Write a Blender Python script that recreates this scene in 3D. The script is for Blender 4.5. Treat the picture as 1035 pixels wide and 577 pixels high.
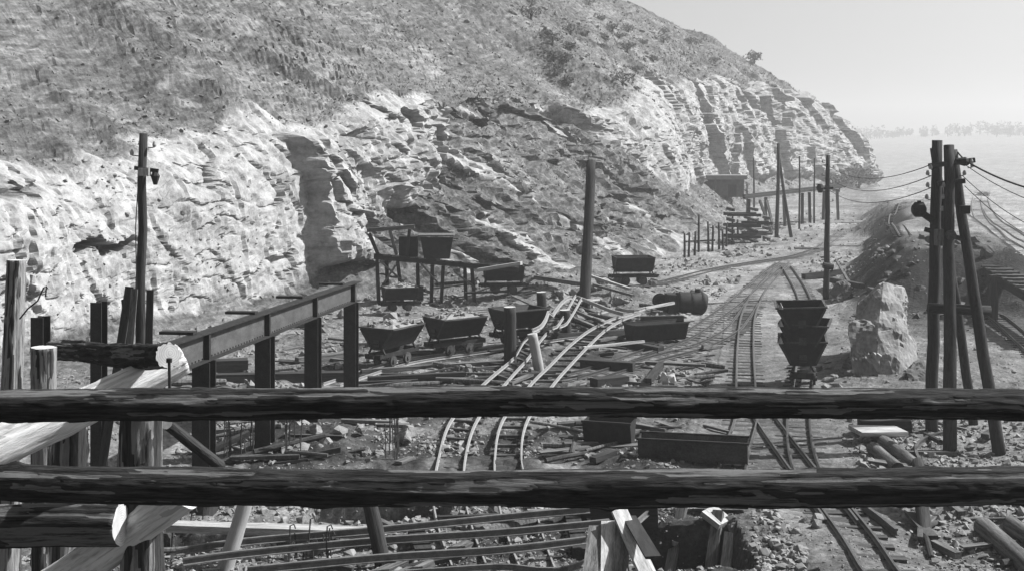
import bpy, bmesh, math, random
import numpy as np
from mathutils import Vector, Matrix, Quaternion
random.seed(7); rng = np.random.default_rng(11)
for o in list(bpy.data.objects): bpy.data.objects.remove(o)
scene = bpy.context.scene
COL = scene.collection
R = math.radians
# ------------------------------------------------------------------ camera, sky, sun, exposure
H = 7.5; F = 1250.0; CX = 517.5; HY = 150.0          # eye height, focal length in photo pixels, horizon row
cam_d = bpy.data.cameras.new('camera'); cam = bpy.data.objects.new('camera', cam_d); COL.objects.link(cam)
cam.location = (0, 0, H); cam.rotation_euler = (R(90), 0, 0)
cam_d.sensor_width = 36.0; cam_d.lens = 36.0*F/1035.0; cam_d.shift_y = -(288.5-HY)/1035.0
cam_d.clip_start = 0.1; cam_d.clip_end = 12000
scene.camera = cam
SUN_AZ = R(77); SUN_EL = R(44)                        # azimuth measured from the viewing direction towards the right
w = bpy.data.worlds.new('World'); scene.world = w; w.use_nodes = True
nt = w.node_tree; nt.nodes.clear()
sk = nt.nodes.new('ShaderNodeTexSky'); sk.sky_type = 'NISHITA'; sk.sun_disc = False
sk.sun_elevation = SUN_EL; sk.sun_rotation = SUN_AZ; sk.dust_density = 4.0; sk.ozone_density = 0.0; sk.air_density = 1.0
bw = nt.nodes.new('ShaderNodeRGBToBW'); bg = nt.nodes.new('ShaderNodeBackground'); wo = nt.nodes.new('ShaderNodeOutputWorld')
nt.links.new(sk.outputs[0], bw.inputs[0]); nt.links.new(bw.outputs[0], bg.inputs[0]); nt.links.new(bg.outputs[0], wo.inputs[0])
bg.inputs[1].default_value = 0.052
sl = bpy.data.lights.new('sun', 'SUN'); sl.energy = 5.0; sl.angle = R(0.5); sl.color = (1, 1, 1)
so = bpy.data.objects.new('sun', sl); COL.objects.link(so)
SD = Vector((math.sin(SUN_AZ)*math.cos(SUN_EL), math.cos(SUN_AZ)*math.cos(SUN_EL), math.sin(SUN_EL)))
so.rotation_euler = SD.to_track_quat('Z', 'Y').to_euler(); so.location = (30, 10, 60)
vs = scene.view_settings; vs.view_transform = 'Standard'; vs.look = 'None'; vs.gamma = 1.0; vs.use_curve_mapping = False
vs.exposure = 1.27
scene.render.resolution_x = 1024; scene.render.resolution_y = 570
# ------------------------------------------------------------------ helpers
def P(px, py, Y): return Vector(((px-CX)*Y/F, Y, H-(py-HY)*Y/F))
def Gd(py, z=0.0): return (H-z)*F/(py-HY)
def G(px, py, z=0.0): return P(px, py, Gd(py, z))
def sm(a, b, x): t = np.clip((x-a)/(b-a), 0, 1); return t*t*(3-2*t)
def hsh(i, j, k, s):
    n = (i.astype(np.int64)*374761393 + j.astype(np.int64)*668265263 + k.astype(np.int64)*2147483647 + s*974711) & 0xffffffff
    n = ((n ^ (n >> 13))*1274126177) & 0xffffffff; n = ((n ^ (n >> 15))*2246822519) & 0xffffffff
    return ((n ^ (n >> 16)) & 0xffffff)/float(0xffffff)
def vn(x, y, z=0.0, s=0):
    x, y, z = np.broadcast_arrays(np.asarray(x, float), np.asarray(y, float), np.asarray(z, float))
    xi, yi, zi = np.floor(x), np.floor(y), np.floor(z)
    fx, fy, fz = x-xi, y-yi, z-zi
    fx, fy, fz = [f*f*f*(f*(f*6-15)+10) for f in (fx, fy, fz)]
    r = 0
    for a in (0, 1):
        for b in (0, 1):
            for c in (0, 1):
                r = r + hsh(xi+a, yi+b, zi+c, s)*(fx if a else 1-fx)*(fy if b else 1-fy)*(fz if c else 1-fz)
    return r*2-1
def fbm(x, y, z=0.0, s=0, o=4):
    r = 0; a = 1.0
    for i in range(o):
        r = r + a*vn(x*2**i+i*7.3, y*2**i+i*3.1, z*2**i, s+i); a *= .5
    return r
def worley(u, v, s=0):                       # id hashes of the nearest jittered cell, offset to its centre, edge distance
    ui, vi = np.floor(u), np.floor(v); b1 = np.full(u.shape, 9.0); b2 = b1.copy(); cu = np.zeros(u.shape); cv = cu.copy(); du = cu.copy(); dv = cu.copy()
    for a in (-1, 0, 1):
        for b in (-1, 0, 1):
            ci, cj = ui+a, vi+b; x = u-(ci+.1+.8*hsh(ci, cj, ci*0, s)); y = v-(cj+.1+.8*hsh(ci, cj, ci*0, s+1)); d = np.abs(x)**1.5+np.abs(y)**1.5; k = d < b1
            b2 = np.where(k, b1, np.minimum(b2, d)); b1 = np.where(k, d, b1); cu = np.where(k, ci, cu); cv = np.where(k, cj, cv); du = np.where(k, x, du); dv = np.where(k, y, dv)
    return cu, cv, du, dv, b2-b1
def facets(u, v, s, tilt=.8):                # piecewise planar broken-rock relief, about -1..1
    cu, cv, du, dv, e = worley(u, v, s); z = cu*0
    return 2*hsh(cu, cv, z, s+2)-1+tilt*2*((hsh(cu, cv, z, s+3)-.5)*du*2+(hsh(cu, cv, z, s+4)-.5)*dv*2), e
# --- materials: greys only, the photograph is black and white
MATS = {}
KA = .86
def mat(name, lo, hi, scale=3.0, rough=.85, bump=.3, stretch=(1, 1, 1), fine=30.0, metal=0.0, bdist=.02, contrast=(.35, .65)):
    lo *= KA; hi *= KA
    m = bpy.data.materials.new(name); m.use_nodes = True; t = m.node_tree; N = t.nodes; L = t.links
    b = N['Principled BSDF']; b.inputs['Roughness'].default_value = rough; b.inputs['Metallic'].default_value = metal
    b.inputs['Specular IOR Level'].default_value = .3 if metal > .5 else .12
    tc = N.new('ShaderNodeTexCoord'); mp = N.new('ShaderNodeMapping'); mp.inputs['Scale'].default_value = stretch
    L.new(tc.outputs['Object'], mp.inputs[0])
    n1 = N.new('ShaderNodeTexNoise'); n1.inputs['Scale'].default_value = scale; n1.inputs['Detail'].default_value = 6; n1.inputs['Roughness'].default_value = .65
    n2 = N.new('ShaderNodeTexNoise'); n2.inputs['Scale'].default_value = fine; n2.inputs['Detail'].default_value = 4
    L.new(mp.outputs[0], n1.inputs['Vector']); L.new(mp.outputs[0], n2.inputs['Vector'])
    r = N.new('ShaderNodeValToRGB'); r.color_ramp.elements[0].position = contrast[0]; r.color_ramp.elements[1].position = contrast[1]
    r.color_ramp.elements[0].color = (lo, lo, lo, 1); r.color_ramp.elements[1].color = (hi, hi, hi, 1)
    mx = N.new('ShaderNodeMath'); mx.operation = 'MULTIPLY_ADD'; mx.inputs[1].default_value = .35; 
    L.new(n2.outputs['Fac'], mx.inputs[0]); ad = N.new('ShaderNodeMath'); ad.operation = 'MULTIPLY'; ad.inputs[1].default_value = .65
    L.new(n1.outputs['Fac'], ad.inputs[0]); L.new(ad.outputs[0], mx.inputs[2]); L.new(mx.outputs[0], r.inputs[0])
    L.new(r.outputs[0], b.inputs['Base Color'])
    bp = N.new('ShaderNodeBump'); bp.inputs['Strength'].default_value = bump; bp.inputs['Distance'].default_value = bdist
    L.new(mx.outputs[0], bp.inputs['Height']); L.new(bp.outputs[0], b.inputs['Normal'])
    MATS[name] = m; return m
mat('bark', 0.011, 0.060, 2.2, .9, .9, (.35, 5, 5), 14, bdist=.04, contrast=(.38, .68))
mat('bark_z', .010, .055, 2.2, .9, .9, (5, 5, .35), 14, bdist=.04)
mat('peeled', 0.209, 0.341, 2.0, .75, .4, (5, 5, .5), 18, bdist=.01)
mat('cut_wood', 0.303, 0.429, 6, .8, .3, (1, 1, 1), 30, bdist=.01)
mat('timber', .035, .17, 2.2, .9, .6, (7, 7, .5), 20, bdist=.015, contrast=(.4, .62))
mat('timber_dark', .012, .05, 2.0, .9, .6, (6, 6, .6), 20, bdist=.015)
mat('timber_pale', .16, .42, 2.2, .85, .5, (7, 7, .5), 20, bdist=.01, contrast=(.4, .6))
mat('sleeper', .025, .085, 2.5, .95, .7, (1, 5, 5), 18, bdist=.02)
mat('iron', .010, .032, 5, .7, .3, (1, 1, 1), 40, 0, bdist=.008)
mat('iron_rust', .014, .085, 1.6, .8, .4, (1, 1, 1), 25, 0, bdist=.008)
mat('girder_paint', 0.042, 0.102, 3, .7, .25, (1, 1, .6), 30, .1, bdist=.006)
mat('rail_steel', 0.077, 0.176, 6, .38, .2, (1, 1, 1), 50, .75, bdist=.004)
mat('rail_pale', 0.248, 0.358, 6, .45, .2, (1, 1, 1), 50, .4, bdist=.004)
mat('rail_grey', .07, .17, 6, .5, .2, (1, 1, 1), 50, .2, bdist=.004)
mat('stone', 0.132, 0.253, 3, .95, .7, (1, 1, 1), 22, bdist=.03)
mat('stone_dark', 0.055, 0.121, 3, .95, .7, (1, 1, 1), 22, bdist=.03)
mat('rubble', 0.110, 0.264, .8, .95, .5, (1, 1, 1), 12, bdist=.03)
mat('boulder', 0.110, 0.286, .9, .95, .8, (1, 1, .7), 9, bdist=.06)
mat('concrete', 0.121, 0.209, 2, .9, .3, (1, 1, 1), 30, bdist=.01)
mat('porcelain', 0.220, 0.330, 5, .3, .1)
mat('leaf', 0.030, 0.066, 4, .9, .1)
mat('leaf_dry', 0.072, 0.149, .35, .9, .1)
mat('wire', 0.018, 0.030, 5, .6, .1)
def log_mat(name, b0, b1, w0, w1):            # bark with bare patches (attribute 'bare'), long cracks
    m = bpy.data.materials.new(name); m.use_nodes = True; t = m.node_tree; N = t.nodes; L = t.links; b = N['Principled BSDF']; b.inputs['Roughness'].default_value = .9; b.inputs['Specular IOR Level'].default_value = .15
    tc = N.new('ShaderNodeTexCoord'); mp = N.new('ShaderNodeMapping'); mp.inputs['Scale'].default_value = (1.3, 17, 17); L.new(tc.outputs['Object'], mp.inputs[0])
    n1 = N.new('ShaderNodeTexNoise'); n1.inputs['Scale'].default_value = 2.2; n1.inputs['Detail'].default_value = 8; n1.inputs['Roughness'].default_value = .7; L.new(mp.outputs[0], n1.inputs['Vector'])
    n2 = N.new('ShaderNodeTexNoise'); n2.inputs['Scale'].default_value = 5; n2.inputs['Detail'].default_value = 6; L.new(tc.outputs['Object'], n2.inputs['Vector'])
    def rp(x, p, q, u, v):
        r = N.new('ShaderNodeValToRGB'); e = r.color_ramp.elements; e[0].position = p; e[1].position = q; e[0].color = (u, u, u, 1); e[1].color = (v, v, v, 1); L.new(x, r.inputs[0]); return r.outputs[0]
    at = N.new('ShaderNodeAttribute'); at.attribute_name = 'bare'; ad = N.new('ShaderNodeMath'); ad.operation = 'ADD'; L.new(at.outputs['Fac'], ad.inputs[0])
    sb = N.new('ShaderNodeMath'); sb.operation = 'MULTIPLY_ADD'; sb.inputs[1].default_value = 1.2; sb.inputs[2].default_value = -.6; L.new(n2.outputs['Fac'], sb.inputs[0]); L.new(sb.outputs[0], ad.inputs[1])
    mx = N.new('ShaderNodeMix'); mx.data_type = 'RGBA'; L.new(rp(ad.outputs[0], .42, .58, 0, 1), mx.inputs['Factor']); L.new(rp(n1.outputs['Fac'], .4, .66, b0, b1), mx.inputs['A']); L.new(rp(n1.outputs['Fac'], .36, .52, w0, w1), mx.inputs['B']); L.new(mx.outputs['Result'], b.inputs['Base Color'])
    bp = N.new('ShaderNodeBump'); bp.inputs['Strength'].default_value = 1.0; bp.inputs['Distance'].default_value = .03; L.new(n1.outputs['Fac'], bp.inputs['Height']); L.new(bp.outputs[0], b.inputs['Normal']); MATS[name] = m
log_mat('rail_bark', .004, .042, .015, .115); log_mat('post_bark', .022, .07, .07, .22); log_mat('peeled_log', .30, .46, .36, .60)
def ring_mat():
    m = bpy.data.materials.new('sawn_end'); m.use_nodes = True; t = m.node_tree; N = t.nodes; L = t.links; b = N['Principled BSDF']; b.inputs['Roughness'].default_value = .85
    tc = N.new('ShaderNodeTexCoord'); mp = N.new('ShaderNodeMapping'); mp.inputs['Scale'].default_value = (0, 1, 1); L.new(tc.outputs['Object'], mp.inputs[0])
    w_ = N.new('ShaderNodeTexWave'); w_.wave_type = 'RINGS'; w_.rings_direction = 'X'; w_.inputs['Scale'].default_value = 22; w_.inputs['Distortion'].default_value = 2.5; w_.inputs['Detail'].default_value = 3; L.new(mp.outputs[0], w_.inputs['Vector'])
    n = N.new('ShaderNodeTexNoise'); n.inputs['Scale'].default_value = 9; n.inputs['Detail'].default_value = 6; L.new(tc.outputs['Object'], n.inputs['Vector'])
    a = N.new('ShaderNodeMath'); a.operation = 'MULTIPLY_ADD'; a.inputs[1].default_value = .18; L.new(w_.outputs['Fac'], a.inputs[0]); L.new(n.outputs['Fac'], a.inputs[2])
    r = N.new('ShaderNodeValToRGB'); e = r.color_ramp.elements; e[0].position = .42; e[1].position = .85; e[0].color = (.26,)*3+(1,); e[1].color = (.52,)*3+(1,); L.new(a.outputs[0], r.inputs[0]); L.new(r.outputs[0], b.inputs['Base Color']); MATS['sawn_end'] = m
ring_mat()
# --- mesh builder: everything for ONE object
class MB:
    def __init__(s): s.v = []; s.f = []; s.m = []; s.k = 0; s.frame = None
    def add(s, vs, fs):
        b = len(s.v); s.v += [tuple(q) for q in vs]; s.f += [tuple(b+i for i in f) for f in fs]; s.m += [s.k]*len(fs); return s
    def box(s, c, size, rot=None, jit=0.0):
        c = Vector(c); x, y, z = [q/2 for q in size]; vs = []
        for dx, dy, dz in ((-1,-1,-1),(1,-1,-1),(1,1,-1),(-1,1,-1),(-1,-1,1),(1,-1,1),(1,1,1),(-1,1,1)):
            q = Vector((dx*x+random.uniform(-jit, jit), dy*y+random.uniform(-jit, jit), dz*z+random.uniform(-jit, jit)))
            if rot is not None: q = rot @ q
            vs.append(c+q)
        return s.add(vs, [(0,3,2,1),(4,5,6,7),(0,1,5,4),(1,2,6,5),(2,3,7,6),(3,0,4,7)])
    def bar(s, a, b, wd, ht, up=(0, 0, 1), jit=0.0):       # rectangular bar from a to b
        a, b = Vector(a), Vector(b); d = b-a; l = d.length; z = d.normalized(); u = Vector(up)
        if abs(z.dot(u)) > .98: u = Vector((0, 1, 0))
        x = u.cross(z).normalized(); y = z.cross(x)
        rot = Matrix((x, y, z)).transposed(); s.frame = ((a+b)/2, rot) if not s.v else None
        return s.box((a+b)/2, (wd, ht, l), rot, jit)
    def tube(s, pts, rad, n=10, cap=True, capk=None, wob=0.0):
        pts = [Vector(p) for p in pts]; m = len(pts)
        if not hasattr(rad, '__len__'): rad = [rad]*m
        t0 = (pts[1]-pts[0]).normalized(); u = Vector((0, 0, 1)) if abs(t0.z) < .9 else Vector((1, 0, 0))
        x = u.cross(t0).normalized(); vs = []
        ph = [random.uniform(-wob, wob) for _ in range(n)]
        for i, p in enumerate(pts):
            t = (pts[min(i+1, m-1)]-pts[max(i-1, 0)]).normalized()
            x = (x-t*x.dot(t)).normalized(); y = t.cross(x)
            for j in range(n):
                a = 2*math.pi*j/n; r = rad[i]*(1+ph[j]+random.uniform(-wob, wob)*.5)
                vs.append(p+x*math.cos(a)*r+y*math.sin(a)*r)
        fs = [(i*n+j, i*n+(j+1) % n, (i+1)*n+(j+1) % n, (i+1)*n+j) for i in range(m-1) for j in range(n)]
        s.add(vs, fs)
        if cap:
            b = len(s.v)-m*n; k0 = s.k
            if capk is not None: s.k = capk
            s.f += [tuple(b+j for j in range(n-1, -1, -1)), tuple(b+(m-1)*n+j for j in range(n))]; s.m += [s.k]*2; s.k = k0
        return s
    def prism(s, prof, a, b, up=(0, 0, 1)):               # closed 2-D profile (x across, y up) swept straight from a to b
        a, b = Vector(a), Vector(b); z = (b-a).normalized(); x = Vector(up).cross(z)
        if x.length < 1e-4: x = Vector((1, 0, 0))
        x.normalize(); y = z.cross(x); n = len(prof)
        vs = [a+x*p[0]+y*p[1] for p in prof]+[b+x*p[0]+y*p[1] for p in prof]
        fs = [(i, (i+1) % n, n+(i+1) % n, n+i) for i in range(n)]+[tuple(range(n-1, -1, -1)), tuple(range(n, 2*n))]
        return s.add(vs, fs)
    def sweep(s, prof, pts, up=Vector((0, 0, 1))):
        pts = [Vector(p) for p in pts]; n = len(prof); m = len(pts); vs = []
        for i, p in enumerate(pts):
            t = (pts[min(i+1, m-1)]-pts[max(i-1, 0)]).normalized(); x = up.cross(t).normalized(); y = t.cross(x)
            vs += [p+x*q[0]+y*q[1] for q in prof]
        fs = [(i*n+j, i*n+(j+1) % n, (i+1)*n+(j+1) % n, (i+1)*n+j) for i in range(m-1) for j in range(n)]
        fs += [tuple(range(n-1, -1, -1)), tuple((m-1)*n+j for j in range(n))]
        return s.add(vs, fs)
    def disc(s, c, ax, r, wd, n=16):
        ax = Vector(ax).normalized(); c = Vector(c); return s.tube([c-ax*wd/2, c+ax*wd/2], r, n)
    def build(s, name, mats, parent=None, smooth=False, org=None):
        fr = s.frame if (s.frame and (len(s.v) == 8 or s.frame[0] == 'log')) else None
        if fr: c_, rt = fr[-2], fr[-1]; ti = rt.transposed(); vv = [ti @ (Vector(v)-c_) for v in s.v]
        elif org is not None: org = Vector(org); vv = [Vector(v)-org for v in s.v]
        else: vv = s.v
        me = bpy.data.meshes.new(name); me.from_pydata([tuple(v) for v in vv], [], s.f)
        if not isinstance(mats, (list, tuple)): mats = [mats]
        for q in mats: me.materials.append(MATS[q])
        me.polygons.foreach_set('material_index', s.m)
        if smooth: me.polygons.foreach_set('use_smooth', [len(f) < 7 for f in s.f])
        me.update()
        o = bpy.data.objects.new(name, me); COL.objects.link(o)
        if fr: o.location = c_; o.rotation_euler = rt.to_euler()
        elif org is not None: o.location = org
        if parent: o.parent = parent
        return o
def tag(o, label=None, cat=None, group=None, kind=None):
    for k, v in (('label', label), ('category', cat), ('group', group), ('kind', kind)):
        if v: o[k] = v
    return o
def empty(name, loc, label, cat, group=None, rz=0.0):
    o = bpy.data.objects.new(name, None); COL.objects.link(o); o.empty_display_size = .2
    o.location = loc; o.rotation_euler = (0, 0, rz); return tag(o, label, cat, group)
def copy_tree(o, parent=None):
    c = o.copy(); COL.objects.link(c); c.parent = parent
    for ch in list(o.children): copy_tree(ch, c)
    return c
def mesh_np(name, v, f, mats, smooth=False):
    me = bpy.data.meshes.new(name); k = f.shape[1]
    me.vertices.add(len(v)); me.vertices.foreach_set('co', np.ascontiguousarray(v, np.float32).ravel())
    me.loops.add(f.size); me.loops.foreach_set('vertex_index', f.astype(np.int32).ravel())
    me.polygons.add(len(f)); me.polygons.foreach_set('loop_start', np.arange(0, f.size, k, dtype=np.int32))
    me.polygons.foreach_set('use_smooth', np.full(len(f), smooth))
    for q in mats: me.materials.append(MATS[q])
    me.update(calc_edges=True); me.validate()
    o = bpy.data.objects.new(name, me); COL.objects.link(o); return o
def grid_faces(nu, nv):
    i, j = np.meshgrid(np.arange(nu-1), np.arange(nv-1), indexing='ij'); a = (i*nv+j).ravel()
    return np.stack([a, a+nv, a+nv+1, a+1], 1)
def log(name, a, b, ra, rb, mats, label, cat='log', group=None, n=14, seg=10, wob=.05, bend=.012):
    a, b = Vector(a), Vector(b); d = b-a; pts = []; rad = []
    side = d.cross(Vector((.3, .5, .8))).normalized(); up = d.cross(side).normalized(); ph = random.uniform(0, 6)
    for i in range(seg+1):
        t = i/seg; pts.append(a+d*t+(side*math.sin(t*5+ph)+up*math.cos(t*4+ph))*bend*d.length*.25)
        rad.append((ra+(rb-ra)*t)*(1+random.uniform(-.025, .025)))
    m = MB(); m.tube(pts, rad, n, True, 1 if isinstance(mats, (list, tuple)) else None, wob)
    z = d.normalized(); x_ = side.cross(z).normalized(); m.frame = ('log', a, Matrix((x_, z.cross(x_), z)).transposed())
    o = m.build(name, mats, None, True, a)
    return tag(o, label, cat, group)
# ------------------------------------------------------------------ terrain: smooth quarry floor S, tracks, then the ground sheet
def mound(x, y, cx, cy, rx, ry, h, a=0.0):
    c, s_ = math.cos(a), math.sin(a); dx, dy = x-cx, y-cy
    u, v = (dx*c+dy*s_)/rx, (-dx*s_+dy*c)/ry
    return h*np.exp(-(u*u+v*v)*1.2)
def pit(x, y, cx, cy, rx, ry, d, e=.35, a=0.0):
    c, s_ = math.cos(a), math.sin(a); dx, dy = x-cx, y-cy
    u, v = np.abs(dx*c+dy*s_), np.abs(-dx*s_+dy*c)
    return -d*sm(rx, rx-e, u)*sm(ry, ry-e, v)
def bankf(x, y):
    edge = 15.3+.29*np.maximum(y-57, -3)+1.2*vn(y/6, 2.2)                     # spoil tip with a steep face to the left and the camera
    return sm(0, 4.2, x-edge)*sm(54.5, 61.5, y+.25*(x-18)+.8*vn(x/3, 7.1))*sm(28, 23.5, x-.30*(y-60))
def S(x, y):
    x = np.asarray(x, float); y = np.asarray(y, float)
    z = .12*fbm(x/14, y/14, 0, 5, 2)*sm(15, 25, y)
    z = z+2.8*bankf(x, y)*sm(190, 95, y)
    z = z+mound(x, y, 2.2, 64, 3.0, 1.6, 1.1)+mound(x, y, 4.3, 66.5, 2.2, 1.5, 1.2)+mound(x, y, -1, 67, 3, 2, 1.0)
    z = z+mound(x, y, 5.5, 60, 1.8, 3.2, .8, .3)+mound(x, y, -4.6, 30.5, 2.6, 1.6, .55)+mound(x, y, -12, 33, 3.5, 6, .8)
    z = z+mound(x, y, 1.7, 52, 2.0, 5.0, .85, -.2)
    z = z+mound(x, y, 12.5, 41, 2.2, 3.5, .5)+mound(x, y, 12, 24, 3, 4, .35)+mound(x, y, 6.0, 22, 1.6, 3, .25)
    z = z+pit(x, y, 3.3, 22.85, 1.05, 1.3, 1.6)+pit(x, y, -2.7, 25.1, 1.5, .6, 1.1, .3)+pit(x, y, 2.2, 32.2, 1.8, .5, .5)
    z = z+pit(x, y, -5.9, 23.8, .9, .8, .9)
    z = z+17.0*sm(300, 1300, y)*sm(40, 260, x+.05*y)*(1+.4*vn(x/120, y/120, 0, 3))
    return z
def Sf(x, y): return float(S(x, y))
def on(px, py, dz=0.0):                                        # point of the terrain seen at a photo pixel
    z = 0.0
    for _ in range(14): p = G(px, py, z); z = .5*z+.5*Sf(p.x, p.y)
    p = G(px, py, z); p.z = Sf(p.x, p.y)+dz; return p
def smooth_path(pts, step=.3):
    pts = [np.array([p[0], p[1]], float) for p in pts]; out = []
    for i in range(len(pts)-1):
        p0 = pts[max(i-1, 0)]; p1 = pts[i]; p2 = pts[i+1]; p3 = pts[min(i+2, len(pts)-1)]
        n = max(2, int(np.linalg.norm(p2-p1)/step))
        for k in range(n):
            t = k/n; out.append(.5*(2*p1+(p2-p0)*t+(2*p0-5*p1+4*p2-p3)*t*t+(3*p1-p0-3*p2+p3)*t**3))
    out.append(pts[-1]); out = np.array(out)
    d = np.r_[0, np.cumsum(np.linalg.norm(np.diff(out, axis=0), axis=1))]; n = int(d[-1]/step)+1
    q = np.linspace(0, d[-1], n); return np.stack([np.interp(q, d, out[:, 0]), np.interp(q, d, out[:, 1])], 1)
TR = {}
def path_px(*pp): return smooth_path([on(*q)[:2] for q in pp])
TR['central'] = path_px((735, 505), (743, 462), (754, 425), (754, 395), (753.5, 350), (757, 318), (770, 292), (792, 269))
TR['branch'] = path_px((905, 600), (887, 577), (838, 509), (806, 470), (775, 427), (757, 398))
TR['stack'] = path_px((851, 530), (815, 474), (807, 426), (812, 390), (817, 340), (812, 300), (794, 270))
TR['left'] = path_px((560, 384), (606, 374), (690, 343), (735, 313), (760, 292), (793, 266))
TR['switch'] = path_px((760, 308), (750, 323), (737, 337), (706, 352), (655, 366), (592, 385))
TR['foot'] = path_px((597, 296), (650, 288), (700, 279), (760, 267), (820, 255), (850, 236))
TR['wagons'] = path_px((335, 391), (400, 370), (460, 360), (530, 349), (580, 342))
TR['behind'] = path_px((360, 338), (430, 323), (500, 315), (560, 311))
TR['tip'] = smooth_path([(21.0, 66), (23.2, 74), (26, 84), (30, 97), (36, 112)])
TR['right'] = path_px((1075, 385), (1040, 350), (1005, 320), (985, 306))
TR['valley'] = path_px((1068, 278), (1035, 256), (1010, 241), (993, 224), (987, 206), (990, 192))
TR['valley2'] = path_px((1085, 270), (1045, 247), (1018, 231), (1001, 217), (995, 203), (999, 190))
track_pts = np.concatenate([p[::2] for p in TR.values()])
def track_damp(x, y):
    d = np.full(x.shape, 9.0)
    for c in np.array_split(np.arange(len(x)), max(1, len(x)//20000)):
        xx, yy = x[c][:, None], y[c][:, None]
        d[c] = np.sqrt(((xx-track_pts[:, 0])**2+(yy-track_pts[:, 1])**2).min(1))
    return .12+.88*sm(.75, 1.6, d)
def fine(x, y):
    n = .10*fbm(x/1.6, y/1.6, 0, 21, 5)+.05*np.abs(fbm(x/.45, y/.45, 0, 31, 3))
    n = n+.16*np.maximum(0, fbm(x/3.2, y/3.2, 0, 41, 3)-.25)
    return n
# ground sheet, finer towards the viewer, out to the horizon
NU, NV = 640, 620
ang = np.concatenate([np.linspace(-1.25, -.52, 40), np.linspace(-.5, .5, NU-80), np.linspace(.52, 1.25, 40)])
dep = 1.0/np.linspace(1/14.0, 1/2400.0, NV)
dep[0] = -15.0
A_, D_ = np.meshgrid(ang, dep, indexing='ij')
gx = (np.tan(A_*.92)*np.maximum(D_, 14.0)).ravel(); gy = D_.ravel()
near = gy < 180
damp = np.ones(len(gx)); damp[near] = track_damp(gx[near], gy[near])
amp = sm(600, 120, gy)
gz = S(gx, gy)+fine(gx, gy)*damp*(.25+.75*amp)
ground = mesh_np('ground', np.stack([gx, gy, gz], 1), grid_faces(NU, NV), [], False); tag(ground, kind='structure')
# ground material: pale trodden dust, grey grit, dark cinders, shade of the tip face painted in
def surf(name, build):
    m = bpy.data.materials.new(name); m.use_nodes = True; build(m.node_tree, m.node_tree.nodes, m.node_tree.links, m.node_tree.nodes['Principled BSDF']); MATS[name] = m; return m
def noise(N, L, vec, sc, det=5, ro=.6):
    n = N.new('ShaderNodeTexNoise'); n.inputs['Scale'].default_value = sc; n.inputs['Detail'].default_value = det; n.inputs['Roughness'].default_value = ro
    L.new(vec, n.inputs['Vector']); return n.outputs['Fac']
def ramp(N, L, x, stops):
    r = N.new('ShaderNodeValToRGB'); e = r.color_ramp.elements
    while len(e) < len(stops): e.new(.5)
    for k, (p, v) in enumerate(stops): e[k].position = p; e[k].color = (v, v, v, 1)
    L.new(x, r.inputs[0]); return r.outputs[0]
def math_(N, L, op, a, b, c=None):
    n = N.new('ShaderNodeMath'); n.operation = op
    for i, q in enumerate((a, b, c)):
        if q is None: continue
        if isinstance(q, (int, float)): n.inputs[i].default_value = q
        else: L.new(q, n.inputs[i])
    return n.outputs[0]
def mapped(N, L, scale):
    tc = N.new('ShaderNodeTexCoord'); mp = N.new('ShaderNodeMapping'); mp.inputs['Scale'].default_value = scale
    L.new(tc.outputs['Object'], mp.inputs[0]); return mp.outputs[0]
def g_mat(t, N, L, b):
    v = mapped(N, L, (1, 1, 1)); big = noise(N, L, v, .22, 5); mid = noise(N, L, v, 1.6, 6, .7); fin = noise(N, L, v, 8, 7, .8)
    at = N.new('ShaderNodeAttribute'); at.attribute_name = 'cinder_shade'
    s = math_(N, L, 'ADD', math_(N, L, 'MULTIPLY', big, .30), math_(N, L, 'ADD', math_(N, L, 'MULTIPLY', mid, .32), math_(N, L, 'MULTIPLY', fin, .38)))
    c = ramp(N, L, s, [(.37, .022), (.45, .062), (.52, .112), (.61, .225)])
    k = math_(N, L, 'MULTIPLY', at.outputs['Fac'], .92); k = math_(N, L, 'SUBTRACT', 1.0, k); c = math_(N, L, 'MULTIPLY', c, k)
    L.new(c, b.inputs['Base Color']); b.inputs['Roughness'].default_value = .97; b.inputs['Specular IOR Level'].default_value = .15
    vo = N.new('ShaderNodeTexVoronoi'); vo.inputs['Scale'].default_value = 7; L.new(v, vo.inputs['Vector'])
    h = math_(N, L, 'ADD', math_(N, L, 'MULTIPLY', fin, .6), math_(N, L, 'MULTIPLY', vo.outputs['Distance'], -.5))
    bp = N.new('ShaderNodeBump'); bp.inputs['Strength'].default_value = .8; bp.inputs['Distance'].default_value = .06
    L.new(h, bp.inputs['Height']); L.new(bp.outputs[0], b.inputs['Normal'])
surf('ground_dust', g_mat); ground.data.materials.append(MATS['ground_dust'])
cin_shade = np.clip(sm(14.2, 16.5, gx-.25*(gy-56))*sm(46, 55, gy)*sm(74, 66, gy+.5*(gx-18))*sm(28, 25, gx)*(1.1+.3*vn(gx/2, gy/2, 0, 8)), 0, 1)
bf = bankf(gx, gy); cin_shade = np.maximum(.6*cin_shade, np.clip(sm(.01, .10, bf)*sm(1.0, .90, bf)*sm(110, 90, gy)*(1.05+.25*vn(gx/1.5, gy/1.5, 0, 8)), 0, 1))  # tip's sloping face: its shade put into the colour on top of dark spoil
cin_shade = np.maximum(cin_shade, .8*sm(-.05, .4, fbm(gx/2.6, gy/2.6, 0, 77, 3))*sm(6.0, 3.0, gx)*sm(-9, -6, gx)*sm(58, 50, gy))
pale = .75*sm(23, 27, gx-.25*(gy-60))*sm(40, 60, gy)+.38*sm(46, 60, gy)*sm(3, 7, gx)*sm(17, 14, gx-.27*(gy-56))*(1+.6*vn(gx/3, gy/5, 0, 9))
cin_shade = np.where(cin_shade > .08, cin_shade, -np.clip(pale, 0, 1))
at = ground.data.attributes.new('cinder_shade', 'FLOAT', 'POINT'); at.data.foreach_set('value', cin_shade.astype(np.float32))
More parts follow.
